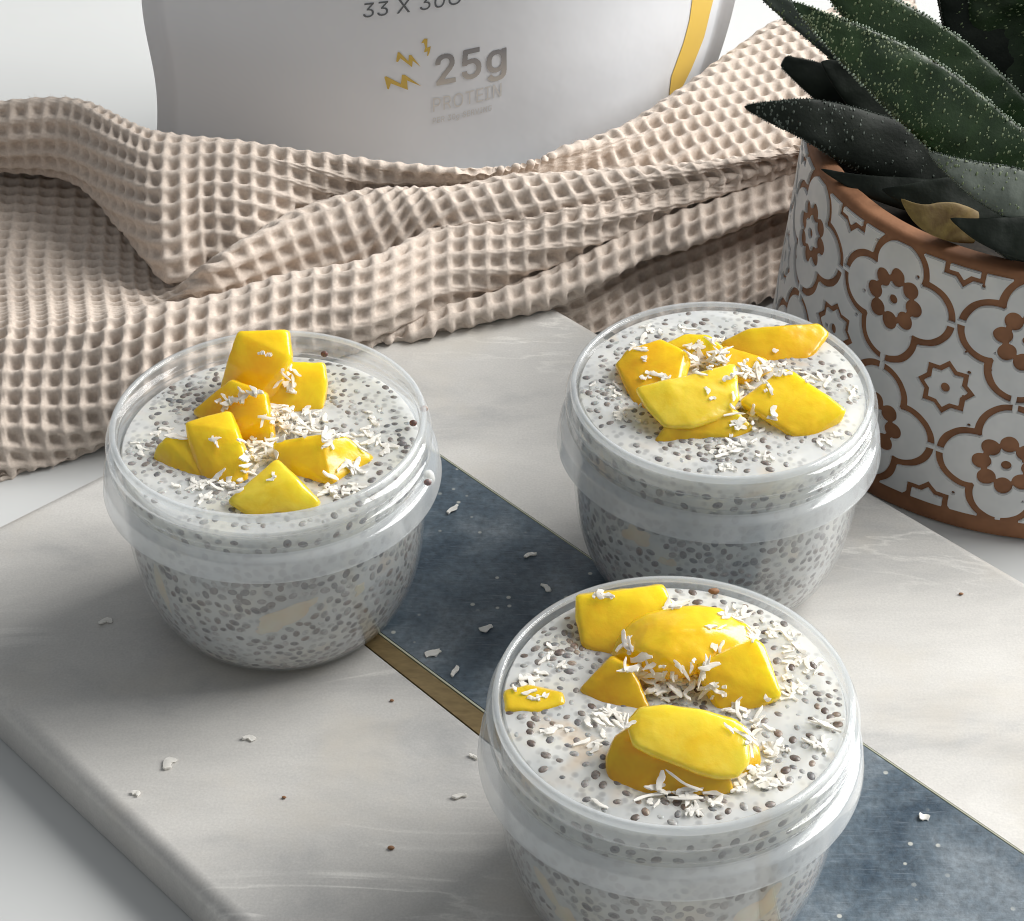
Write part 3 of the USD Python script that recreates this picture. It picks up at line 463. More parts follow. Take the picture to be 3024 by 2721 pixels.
LOOSE = [(1337, 1505, 5, 1.5, 1.0, 'coconut flake on the blue stripe nearest the back, right of the left cup'), (1565, 1640, 4, 1.4, .4, 'coconut flake on the blue stripe beside the cup next to the pot'), (1436, 1858, 4, 2, .5, 'coconut flake on the blue stripe at left of the front cup\'s back rim'), (1278, 1930, 4.6, 2.2, .5, 'largest coconut flake on the blue stripe, near the brass inlay'), (1343, 1984, 4.4, 1.4, 1.3, 'upright narrow coconut flake on the blue stripe beside the front cup'), (1613, 1737, 4, 1.6, -.8, 'dull coconut flake on the blue stripe between the back and front cups'),
         (310, 1836, 4, 1.6, .4, 'coconut flake on the shaded marble left of the left cup'), (497, 2256, 4.4, 2.6, 1.1, 'big white coconut flake on the open marble at the lower left'), (737, 2181, 3.6, 1.6, 0, 'coconut flake on the marble below the left cup'), (401, 2343, 2.4, 1.3, -.4, 'tiny coconut flake near the rounded marble edge'), (1356, 2352, 4, 1.2, .2, 'thin coconut flake on the marble touching the front cup\'s side'), (1398, 2236, 3, .8, -.6, 'hair-thin coconut flake on the marble at the front cup\'s left side'), (2728, 2414, 2.8, 2, -.5, 'pale coconut bit on the blue stripe right of the front cup')]
for x, y, ln, w, a, lab in LOOSE:
    solo('coconut_flake', shred(at(x, y, .0003), np.array([0, 0, 1.]), ln / 1000, w / 1000, .0005, a, rng), M['coco'], lab, 'coconut flake', smooth=35)
def blob(c, r, sq, seed):
    t = trimesh.creation.icosphere(2, 1.0); v = np.array(t.vertices); v *= (1 + .35 * fbm(v, 1.3, 2, seed))[:, None]; v = v * np.array(sq) * r + c; return trimesh.Trimesh(v, t.faces, process=False)
for (x, y, r, lab) in [(1155, 2504, .0006, 'brown crumb on the marble left of the front cup'), (839, 2355, .0004, 'tiny brown crumb on the marble in the lower left'), (2838, 1754, .00045, 'small brown crumb on the pale marble below the flower pot'), (1157, 2069, .0004, 'dark speck on the marble beside the brass inlay')]:
    solo('crumb', blob(at(x, y, .0004), r, (1.2, .8, .6), x), M['crumb'], lab, 'crumb', smooth=True)
solo('crumb', blob(at(*zm('front', 1188, 125), CUPS['front']['z'] + .0008), .0011, (1, .6, .6), 3), M['crumb'], 'reddish brown crumb at the back of the front cup\'s pudding', 'crumb', smooth=True)
def stray(x, y, r, zc, lab, tone=0, cup='left'):   # a seed stuck on the cup wall
    d = ray(x, y); cx, cy = CUPS[cup]['c']
    ts = np.linspace(.3, .9, 6001); P = CO + d * ts[:, None]; i = np.abs(np.hypot(P[:, 0] - cx, P[:, 1] - cy) - r) + 0.3 * np.abs(P[:, 2] - zc); c = P[i.argmin()]
    solo('stray_seed', trimesh.Trimesh(ellipsoid(c, np.array([.0011, 0, 0]), np.array([0, .0008, .0002]), np.array([0, 0, .0009])), SEED_ICO.faces, process=False), SEEDM[tone], lab, 'chia seed', smooth=True)
stray(958, 1046, .0407, .0625, 'dark chia seed stuck inside the left cup\'s back rim')
stray(1220, 1250, .0405, .0615, 'dark chia seed stuck inside the left cup\'s right rim')
stray(1252, 1208, .0434, .0645, 'brown chia seed stuck outside the left cup\'s rim, at the right', 5)
stray(1263, 1425, .0469, .0520, 'chia seed in a drop of pudding on the left cup\'s skirt', 3)
solo('pudding_drop', blob(np.array(at(1268, 1412, .0535)), .0013, (1, .7, 1.7), 9), M['pudding'], 'drop of pudding clinging to the right side of the left cup\'s skirt', 'pudding drop', smooth=True)

# ------------------------------------------------------------------ waffle towel: a cloth swept through surveyed folds
TC = [-120, 200, 330, 430, 500, 600, 700, 900, 1100, 1300, 1500, 1700, 1900, 2100, 2320]
RAIL = dict(
 a=[(308, 30), (287, 34), (340, 34), (385, 33), (397, 33), (408, 32), (420, 31), (463, 29), (498, 27), (520, 26), (515, 22), (440, 20), (350, 18), (210, 18), (60, 18)],
 c=[(480, 4), (530, 4), (640, 4), (770, 4), (850, 6), (760, 10), (705, 16), (605, 18), (560, 20), (545, 22), (522, 18), (510, 12), (503, 10), (488, 10), (448, 10)],
 e=[(760, -6), (790, -6), (820, -4), (870, -2), (885, 0), (790, 18), (725, 22), (612, 24), (565, 25), (560, 26), (530, 26), (517, 26), (508, 26), (493, 26), (453, 26)],
 g=[(900, -2), (900, 0), (905, 2), (920, 3), (905, 4), (893, 5), (862, 6), (800, 8), (770, 10), (680, 18), (660, 20), (620, 22), (570, 23), (530, 23), (475, 24)],
 h=[(990, 10), (975, 15), (960, 18), (940, 20), (915, 21), (888, 22), (864, 23), (803, 24), (773, 24), (690, 20), (670, 20), (630, 22), (580, 22), (538, 22), (482, 22)],
 k=[(1420, -14), (1340, -12), (1290, -8), (1250, -4), (1220, 0), (1180, 2), (1130, 2), (1060, 2), (1010, 2), (920, 4), (850, 6), (765, 8), (668, 10), (588, 12), (500, 14)],
 m=[(1425, -15), (1345, -15), (1295, -14), (1255, -11), (1225, -1), (1185, 1.5), (1135, 1.5), (1063, 1.5), (1017, 1.5), (975, 2), (928, 3), (872, 4), (762, 6), (700, 8), (620, 8)])
A_ = {k: np.array([at(x, y, z / 1000) for x, (y, z) in zip(TC, v)]) for k, v in RAIL.items()}
left = np.clip((560 - np.array(TC)) / 60, 0, 1)[:, None]        # where the pocket is open
flap = np.clip((np.array(TC) - 1150) / 250, 0, 1)[:, None]      # where the hem flap hangs out
def mid(p, q, t, dy, dz): return p * (1 - t) + q * t + np.array([0, dy, dz]) / 1000
Z3 = np.array([0, 0, 1.]); Y3 = np.array([0, 1., 0])
c0 = A_['a'].copy(); c0[:, 1] += .030; c0[:, 2] = ZT + .001
c0[10:, 1] += np.array([0, .01, .01, .0, .0])
a_ = A_['a'] + np.array([0, .0015, -.0008])
b_ = mid(A_['a'], A_['c'], .5, 0, 0) + np.where(left > .5, [[0, -.007, .003]], [[0, -.002, .004]])
sheet = np.clip((np.array(TC) - 1400) / 250, 0, 1)[:, None]
b_ = b_ * (1 - sheet) + mid(A_['a'], A_['c'], .5, 0, 3) * sheet
cc = A_['c']
d_ = cc + left * np.array([0, .020, -.010]) + (1 - left) * np.array([0, -.001, -.006])
d_[:, 2] = np.maximum(d_[:, 2], ZT + .002)
e_ = A_['e']
f_ = mid(A_['e'], A_['g'], .5, 0, 0) + (1 - left) * np.array([0, -.002, .004])
g_ = A_['g']
gd = np.clip((1250 - np.array(TC)) / 100, 0, 1)[:, None] * (1 - left)
g2 = mid(A_['g'], A_['h'], .35, 0, 0) + gd * np.array([0, .003, -.006])
h_ = A_['h']
i_ = mid(A_['h'], A_['k'], .30, 0, 0) + (1 - flap) * np.array([0, -.006, .004]) + flap * np.array([0, -.004, .0025])
j_ = mid(A_['h'], A_['k'], .68, 0, 0) + (1 - flap) * np.array([0, -.010, .003]) + flap * np.array([0, -.005, .001])
k_ = A_['k'] + flap * np.array([0, .003, -.003])
l_ = mid(A_['k'], A_['m'], .25, 0, 0) + flap * np.array([0, -.003, .003])
l2 = mid(A_['k'], A_['m'], .70, 0, 0) + flap * np.array([0, -.005, .0015])
m_ = A_['m']
o_ = m_ + np.array([0, .012, -.002]); n_ = m_ + np.array([0, .030, -.002])
o_[10:] = m_[10:] + np.array([[0, .008, -.006], [0, .008, -.007], [0, .012, -.009], [0, .012, -.010], [0, .014, -.010]])
n_[10] = m_[10] + [0, .02, -.015]
for i, (x, y) in ((11, (1720, 1000)), (12, (1920, 1000)), (13, (2090, 985)), (14, (2285, 905))): n_[i] = at(x, y, -.0145)
for arr in (o_, n_):                    # the cloth lies on the board or on the table
    for i in range(len(TC)):
        p = arr[i]; onb = ((p[:2] - ER[0]) @ np.array([-ER[1][1], ER[1][0]]) < 0) and ((p[:2] - SE[0]) @ np.array([SE[1][1], -SE[1][0]]) > 0)
        arr[i, 2] = max(arr[i, 2], .0015 if onb else ZT + .0015)
CTRL = [c0, a_, b_, cc, d_, e_, f_, g_, g2, h_, i_, j_, k_, l_, l2, m_, o_, n_]
ext = lambda arr: np.vstack([[arr[0] + [-.07, .016, 0]], [arr[0] + [-.03, .006, .001]], arr, [arr[-1] + [.025, .012, 0]], [arr[-1] + [.06, .032, -.004]]])
CTRL = np.stack([ext(np.asarray(c)) for c in CTRL])              # control x column x 3
ux = CTRL[9, :, 0] - CTRL[9, 0, 0]
NU = int((ux[-1]) / .00042); us = np.linspace(0, ux[-1], NU)
G = np.stack([PchipInterpolator(ux, c, axis=0)(us) for c in CTRL], 1)   # NU x ctrl x 3
G = gaussian_filter1d(G, 9, axis=0)
def catmull(P, n):                      # P: NU x K x 3
    P = np.concatenate([2 * P[:, :1] - P[:, 1:2], P, 2 * P[:, -1:] - P[:, -2:-1]], 1); out = []
    for s in range(P.shape[1] - 3):
        p0, p1, p2, p3 = P[:, s], P[:, s + 1], P[:, s + 2], P[:, s + 3]
        for t in np.linspace(0, 1, n, endpoint=False):
            out.append(.5 * (2 * p1 + (p2 - p0) * t + (2 * p0 - 5 * p1 + 4 * p2 - p3) * t * t + (3 * p1 - p0 - 3 * p2 + p3) * t ** 3))
    out.append(P[:, -2]); return np.stack(out, 1)
S = catmull(G, 14)
S = gaussian_filter1d(S, 2.2, axis=1)
arc = np.concatenate([np.zeros((NU, 1)), np.cumsum(np.linalg.norm(np.diff(S, axis=1), axis=2), 1)], 1)
marc = arc.mean(0); NV = int(marc[-1] / .00040); tv_ = np.interp(np.linspace(0, marc[-1], NV), marc, np.arange(S.shape[1]))
lo = np.floor(tv_).astype(int).clip(0, S.shape[1] - 2); fr = (tv_ - lo)[None, :, None]
T = S[:, lo] * (1 - fr) + S[:, lo + 1] * fr
T += .0010 * gaussian_filter(RNG.normal(size=T.shape), (75, 65, 0)) * 75 * .6                      # the cloth is never quite even
Varc = np.concatenate([np.zeros((NU, 1)), np.cumsum(np.linalg.norm(np.diff(T, axis=1), axis=2), 1)], 1)
jh = int(np.argmin(np.abs(tv_ - 9 * 14))); Varc -= Varc[:, jh:jh + 1]; Varc = gaussian_filter(Varc, (14, 0))
dU = np.linalg.norm(np.diff(T, axis=0), axis=2); Uarc = np.concatenate([np.zeros((1, NV)), np.cumsum(dU, 0)], 0); Uarc = gaussian_filter1d(.35 * Uarc + .65 * us[:, None], 25, axis=1)
je = int(np.argmin(np.abs(tv_ - 3.6 * 14)))
wsh = np.clip((us - np.interp(1420, TC, ux[2:-2])) / .012, 0, 1)[:, None] * (np.arange(NV) < je)[None]      # the sheet lying askew at the right
Ua, Va = (T[..., 0] * .80 + T[..., 1] * .60), (-T[..., 0] * .60 + T[..., 1] * .80)
ja, jd = int(np.argmin(np.abs(tv_ - 1.3 * 14))), int(np.argmin(np.abs(tv_ - 4.0 * 14)))
Vup = np.concatenate([np.zeros((NU, 1)), np.cumsum(np.linalg.norm(np.diff(T, axis=1), axis=2), 1)], 1); Vup = gaussian_filter(Vup - Vup[:, ja:ja + 1], (14, 0))
Uup = np.r_[0, np.cumsum(np.linalg.norm(np.diff(gaussian_filter1d(T[:, int(.5 * (ja + jd))], 20, axis=0), axis=0), axis=1))][:, None] + 0 * Vup
upper = (np.arange(NV) < jd)[None] & np.ones((NU, 1), bool)
U_ = np.where(wsh > .5, Ua, np.where(upper, Uup, Uarc)); V_ = np.where(wsh > .5, Va, np.where(upper, Vup, Varc))
CELL = .0067
wob = .13 * gaussian_filter(RNG.normal(size=U_.shape), 20) * 38
u_, v_ = U_ / CELL + wob * .25, V_ / (CELL * .95) + wob.T[:U_.shape[0], :U_.shape[1]] * .25 if wob.T.shape == wob.shape else V_ / (CELL * .95) + .25 * np.roll(wob, 37, 0)
du = np.abs(u_ - np.round(u_)); dv = np.abs(v_ - np.round(v_))                                 # 0 on a raised thread line, .5 in a cell's middle
def cord(d, r): return np.sqrt(np.clip(1 - (d / r) ** 2, 0, 1)) * .75 + .25 * np.exp(-(d / (r * .95)) ** 2)
ru, rv = cord(du, .30) * (.86 + .14 * np.cos(2 * np.pi * v_)), cord(dv, .31) * (.92 + .08 * np.cos(2 * np.pi * u_))
wallh = np.log(np.exp(9 * ru) + np.exp(9 * rv) - 1) / 9
th1 = np.sin(2 * np.pi * v_ * 4.5 + 1.1 * np.sin(2 * np.pi * u_)); th2 = np.sin(2 * np.pi * u_ * 4.5 + 1.1 * np.sin(2 * np.pi * v_))
thread = np.where(rv > ru, th1, th2)
cj = gaussian_filter(np.random.default_rng(3).uniform(.4, 1.6, (400, 400)), .5)[(np.floor(u_).astype(int)) % 400, (np.floor(v_).astype(int)) % 400]
hgt = .0032 * wallh * (.85 + .3 * gaussian_filter(RNG.normal(size=U_.shape), 14) * 40 * .5) - .0007 * cj * np.clip(1 - 1.4 * wallh, 0, 1) + .00024 * thread * (.6 + .4 * wallh)
hgt = gaussian_filter(hgt, .8) + .00007 * gaussian_filter(RNG.normal(size=U_.shape), 1.6) * 5
tu = np.gradient(gaussian_filter(T, (3, 3, 0)), axis=0); tw = np.gradient(gaussian_filter(T, (3, 3, 0)), axis=1)
N = np.cross(tw, tu); N /= np.linalg.norm(N, axis=2, keepdims=True) + 1e-12
if N[NU // 2, jh, 2] < 0: N = -N
TV = T + N * (hgt - .0006)[..., None]
TF = grid_faces(NU, NV)
towel = thing('waffle_towel', 'crumpled beige waffle-weave towel lying in folds behind the cups', 'towel', (-.07, .62, .0))
part(towel, 'cloth', (TV.reshape(-1, 3), TF), M['cloth'], True)
rf = np.random.default_rng(12); NF = 16000                       # loose cotton fibres
fi, fj = rf.integers(2, NU - 2, NF), rf.integers(int(.06 * NV), int(.86 * NV), NF); keepf = wallh[fi, fj] > .45; fi, fj = fi[keepf], fj[keepf]; NF = len(fi)
p0 = TV[fi, fj]; dr = N[fi, fj] * rf.uniform(.2, 1.0, (NF, 1)) + rf.normal(0, .8, (NF, 3)); dr /= np.linalg.norm(dr, axis=1, keepdims=True); d2 = dr + rf.normal(0, .7, (NF, 3)); d2 /= np.linalg.norm(d2, axis=1, keepdims=True)
ll = rf.uniform(.0005, .0016, (NF, 1)); cp = np.stack([p0, p0 + dr * ll * .5, p0 + dr * ll * .6 + d2 * ll * .5], 1)
fz = UsdGeom.BasisCurves.Define(stage, towel + '/fuzz'); fz.CreateTypeAttr('linear'); fz.CreateCurveVertexCountsAttr(Vt.IntArray.FromNumpy(np.full(NF, 3, np.int32)))
fz.CreatePointsAttr(Vt.Vec3fArray.FromNumpy((cp.reshape(-1, 3) - LOC[towel]).astype(np.float32))); fz.CreateWidthsAttr(Vt.FloatArray.FromNumpy(np.full(NF * 3, .00006, np.float32))); fz.SetWidthsInterpolation('vertex')
UsdShade.MaterialBindingAPI.Apply(fz.GetPrim()).Bind(M['cloth']); setdata(fz.GetPrim(), kind='stuff')

# ------------------------------------------------------------------ white pouch
BL = at_y(462, 370, .742); BR = at_y(2098, 260, .818); TL = at_y(424, -30, .742); TR = at_y(2172, -30, .818)
def pouch(s, z, side=1):
    """front (side 1) or back (-1) of the pouch: s from its left edge to its right, z height above the table"""
    s, z = np.asarray(s, float), np.asarray(z, float); k = (z - BL[2]) / (TL[2] - BL[2]); k2 = (z - BR[2]) / (TR[2] - BR[2])
    l = BL[None] * 1.0 if False else None
    lx = BL[0] + (TL[0] - BL[0]) * np.clip(k, -1, 3); ly = BL[1] + 0 * z; rx = BR[0] + (TR[0] - BR[0]) * np.clip(k2, -1, 3); ry = BR[1] + 0 * z
    lx = lx + .0012 * np.sin(z * 90); rx = rx + .001 * np.sin(z * 70)
    dx, dy = rx - lx, ry - ly; n = np.hypot(dx, dy); nx, ny = dy / n, -dx / n
    q = np.clip((s - .028) / .944, 0, 1); low = np.clip(1 - (z - ZT) / .20, 0, 1)
    b = (.034 + .020 * low) * np.sin(np.pi * q) ** .80
    b = b * side if side > 0 else -b * .7
    b = b + side * .0003 + .0009 * np.sin(q * 9 + z * 40) * np.sin(np.pi * q)
    return np.stack([lx + dx * s + nx * b, ly + dy * s + ny * b, z], -1)
def pouch_hit(px, py):
    s, z = .5, .05
    for _ in range(40):
        f0 = proj(pouch(s, z))[0] - (px, py); e = 1e-4
        J = np.stack([(proj(pouch(s + e, z))[0] - (px, py) - f0) / e, (proj(pouch(s, z + e))[0] - (px, py) - f0) / e], 1)
        ds = np.linalg.solve(J, -f0); ds = np.clip(ds, -.1, .1); s += ds[0]; z += ds[1]
    return s, z
sg, zg = np.linspace(0, 1, 140), np.linspace(ZT + .001, .24, 110)
SS, ZZ = np.meshgrid(sg, zg, indexing='ij')
fv, bv = pouch(SS, ZZ, 1).reshape(-1, 3), pouch(SS, ZZ, -1).reshape(-1, 3)
gf = grid_faces(140, 110)
bag = thing('protein_pouch', 'matt white stand-up pouch with grey and gold print behind the towel', 'pouch', (float(fv[:, 0].mean()), float(fv[:, 1].mean()), ZT))
nv_ = 140 * 110; edge = []
per = [i * 110 for i in range(140)] + [139 * 110 + j for j in range(1, 110)] + [i * 110 + 109 for i in range(138, -1, -1)] + [j for j in range(108, 0, -1)]
for a, b in zip(per, per[1:] + per[:1]): edge += [[a, b, b + nv_], [a, b + nv_, a + nv_]]
pm = trimesh.Trimesh(np.vstack([fv, bv]), np.vstack([gf, gf[:, ::-1] + nv_, np.array(edge)]), process=False); pm.fix_normals()
part(bag, 'pouch_body', pm, M['pouch'], 40)
def on_pouch(poly_or_mesh, s0, z0, scale_s, name, mat_, off=.0002, lab=None):
    v = np.array(poly_or_mesh.vertices); v2 = pouch(s0 + v[:, 0] / scale_s, z0 + v[:, 1])
    e = 1e-3; ts = pouch(s0 + v[:, 0] / scale_s + e, z0 + v[:, 1]) - v2; tz = pouch(s0 + v[:, 0] / scale_s, z0 + v[:, 1] + e) - v2
    n = np.cross(ts, tz); n /= np.linalg.norm(n, axis=1, keepdims=True)
    part(bag, name, (v2 + n * (off + np.maximum(v[:, 2:3], 0)), poly_or_mesh.faces), mat_, False, label=lab)
CH = float(np.hypot(BR[0] - BL[0], BR[1] - BL[1])) * 1.10
def letters(text, p0, h_px, matn, name, bold=False, gap=1.0, squash=1.0, lab=None):
    s0, z0 = pouch_hit(*p0); s1, z1 = pouch_hit(p0[0], p0[1] - h_px); h = (z1 - z0); x = 0.0
    for ch in text:
        if ch == ' ': x += h * .42 * gap; continue
        tm = meshkit.text_mesh(ch, h, .00003, bold); tm = trimesh.Trimesh(*trimesh.remesh.subdivide_to_size(tm.vertices, tm.faces, h * .25)[:2], process=False)
        w = tm.bounds[1][0]; tm.vertices = np.array(tm.vertices) * [squash, 1, 1]; v = np.array(tm.vertices); v[:, 0] += x; v[:, 1] += v[:, 0] * .145; tm.vertices = v
        on_pouch(tm, s0, z0, CH, name, M[matn], lab=lab); x += (w * squash + h * .13 * gap)
letters('33 X 30G', (1068, 53), 42, 'ink', 'letter', gap=1.0, squash=1.05, lab=None)
letters('25g', (1278, 253), 84, 'ink_grad', 'big_letter', bold=True, squash=1.0, gap=.8)
letters('PROTEIN', (1275, 331), 40, 'champagne', 'faint_letter', gap=.8, squash=.82)
letters('PER 30g SERVING', (1276, 366), 17, 'champagne', 'faint_letter', gap=.9, squash=.8)
def print_poly(pix, matn, name):
    P = np.array([pouch_hit(*p) for p in pix]); s0, z0 = P[0]; xy = np.stack([(P[:, 0] - s0) * CH, P[:, 1] - z0], 1)
    pg = Polygon(xy).buffer(0); tm = trimesh.creation.extrude_polygon(pg, .00003, engine='earcut'); tm = trimesh.Trimesh(*trimesh.remesh.subdivide_to_size(tm.vertices, tm.faces, .004)[:2], process=False)
    on_pouch(tm, s0, z0, CH, name, M[matn])
k_z = 2023 / 600.
zz_ = lambda pts: [(1000 + x / k_z, y / k_z) for x, y in pts]
print_poly(zz_([(455, 765), (475, 760), (620, 835), (630, 745), (660, 745), (825, 860), (680, 800), (690, 895), (520, 830), (500, 890), (485, 885)]), 'gold', 'lightning_mark')
print_poly(zz_([(588, 520), (605, 520), (695, 610), (700, 548), (725, 548), (815, 665), (738, 605), (730, 668), (615, 580), (590, 618), (572, 612)]), 'gold', 'lightning_mark')
print_poly(zz_([(822, 430), (850, 385), (885, 385), (880, 475), (918, 460), (905, 520), (890, 558), (880, 552), (886, 512), (850, 520), (862, 470), (848, 425)]), 'gold', 'lightning_mark')
print_poly([(2108, -12), (2095, 40), (2078, 110), (2040, 205), (2005, 275), (1975, 300), (1977, 265), (1982, 225), (2000, 175), (2018, 125), (2035, 60), (2045, -12)], 'yellow', 'yellow_stripe')

# ------------------------------------------------------------------ flower pot with raised white glaze
PCX, PCY, PRB, PRT, PZT = .134, .618, .0895, .0827, .079
def pr(z): return PRB + (PRT - PRB) * (z - ZT) / (PZT - ZT)
pot = thing('flower_pot', 'round terracotta pot with raised white glazed flower pattern at the right edge', 'flower pot', (PCX, PCY, ZT))
pprof = [(.01, ZT), (PRB - .003, ZT), (PRB - .0008, ZT + .0008), (PRB, ZT + .003)] + [(pr(z), z) for z in np.linspace(ZT + .006, PZT - .003, 14)] + [(PRT - .0002, PZT - .0012), (PRT - .0012, PZT - .0002), (PRT - .0025, PZT + .0002), (PRT - .0062, PZT + .0002), (PRT - .0075, PZT - .0008), (PRT - .0080, PZT - .003), (PRT - .0085, PZT - .02), (PRT - .010, ZT + .004), (.01, ZT + .004)]
part(pot, 'pot_body', lathe(pprof, 220, (PCX, PCY, 0)), M['terracotta'], 40)
TILE = .045; TH0 = math.radians(-102.2); STEP = math.radians(30)
rngp = np.random.default_rng(4)
def wavy(poly, amp=.00022, seed=0):
    def ringw(r):
        p = np.array(r.segmentize(.0011).coords)[:-1]; n1 = fbm(np.c_[p, np.zeros(len(p))], 260, 2, seed); n2 = fbm(np.c_[p, np.ones(len(p))], 260, 2, seed + 5)
        return p + np.stack([n1, n2], 1) * amp
    return Polygon(ringw(poly.exterior), [ringw(i) for i in poly.interiors]).buffer(0)
def quatre(rout):
    d, r = .245 * TILE, rout * TILE
    return unary_union([Point(a * d, b * d).buffer(r, 24) for a, b in ((1, 0), (-1, 0), (0, 1), (0, -1))]).union(sbox(-d, -d, d, d).buffer(-.03 * TILE).intersection(Point(0, 0).buffer(d * 1.15)))
def starring():
    def star(ro, ri): return Polygon([((ro if k % 2 == 0 else ri) * math.cos(math.pi * k / 8 + math.pi / 2), (ro if k % 2 == 0 else ri) * math.sin(math.pi * k / 8 + math.pi / 2)) for k in range(16)])
    o = star(.215 * TILE, .165 * TILE); i_2 = star(.160 * TILE, .122 * TILE)
    return o.difference(i_2).union(affinity.scale(Point(0, 0).buffer(.034 * TILE), 1, 1.1))
lines = quatre(.250).difference(quatre(.195))
gap_ = unary_union([affinity.rotate(sbox(.40 * TILE, -.018 * TILE, .56 * TILE, .018 * TILE), a, origin=(0, 0)) for a in (0, 90, 180, 270)])
lines = lines.difference(gap_)
petals = unary_union([affinity.rotate(affinity.scale(Point(.170 * TILE, 0).buffer(.066 * TILE), 1.05, .98), a, origin=(0, 0)) for a in np.arange(0, 360, 45) + 90] + [Point(0, 0).buffer(.036 * TILE)])
cols = range(-4, 5); Xc = lambda k: k * STEP * .0862
holes = []
for k in cols:
    for z in (57.0, 12.0):
        x = Xc(k); j = affinity.rotate(unary_union([lines, petals]), rngp.normal(0, 2), origin=(0, 0)); holes.append(affinity.translate(j, x, z / 1000))
    for z in (79.5, 34.5, -10.5): holes.append(affinity.translate(starring(), x + STEP * .0862 / 2, z / 1000))
field = sbox(Xc(-3.3), -.0085, Xc(2.6), .0765)
for k in cols:                          # the glaze stops unevenly above the foot and under the rim
    field = field.difference(affinity.translate(quatre(.262).difference(quatre(.195)), Xc(k), .0570)) if False else field
white = field.difference(unary_union([wavy(h_p, .00025, i) if h_p.geom_type == 'Polygon' else unary_union([wavy(q, .00025, i) for q in h_p.geoms]) for i, h_p in enumerate(holes)]))
chips = [Point(rngp.uniform(Xc(-3.2), Xc(2.5)), rngp.uniform(-.008, .076)).buffer(rngp.uniform(.0002, .0007), 3) for _ in range(40)]
white = white.buffer(-.00025).buffer(.00025).difference(unary_union(chips))
def on_pot(tm, off):
    v = np.array(tm.vertices); a = TH0 + v[:, 0] / .0862; R = pr(v[:, 1]) + off + v[:, 2]
    return np.stack([PCX + R * np.cos(a), PCY + R * np.sin(a), v[:, 1]], 1)
for i, gm in enumerate(getattr(white, 'geoms', [white])):
    if gm.area < 1.2e-6: continue
    gm = wavy(gm, .00012, i)
    for q in getattr(gm, 'geoms', [gm]):
        tiles_ = []
        x0, y0, x1, y1 = q.bounds
        inner_ = q.buffer(-.00028)
        pieces_ = []
        def ext_(pg, h0, h1):
            out = []
            for x in np.arange(math.floor(x0 / .004) * .004, x1, .004):
                cpart = pg.intersection(sbox(x, y0 - 1, x + .004, y1 + 1))
                for w in getattr(cpart, 'geoms', [cpart]):
                    if w.geom_type == 'Polygon' and w.area > 1e-9:
                        e = trimesh.creation.extrude_polygon(w, h1 - h0, engine='earcut'); e.apply_translation([0, 0, h0]); out.append(e)
            return out
        es = ext_(q, -.0004, .00055) + ext_(inner_, .0005, .00085)
        if es:
            tm = trimesh.util.concatenate(es); part(pot, 'glaze_patch', (on_pot(tm, 0), tm.faces), M['glaze'], False)
a_s = np.linspace(0, 2 * np.pi, 120, endpoint=False); r_s = np.linspace(0, 1, 40)
sx = PCX + (PRT - .0085) * r_s[None] * np.cos(a_s)[:, None]; sy = PCY + (PRT - .0085) * r_s[None] * np.sin(a_s)[:, None]
sz = .066 + .0035 * fbm(np.stack([sx, sy, 0 * sx], -1).reshape(-1, 3), 160, 4, 2).reshape(sx.shape)
part(pot, 'soil', (np.stack([sx, sy, sz], -1).reshape(-1, 3), grid_faces(120, 40, True)), M['soil'], True)

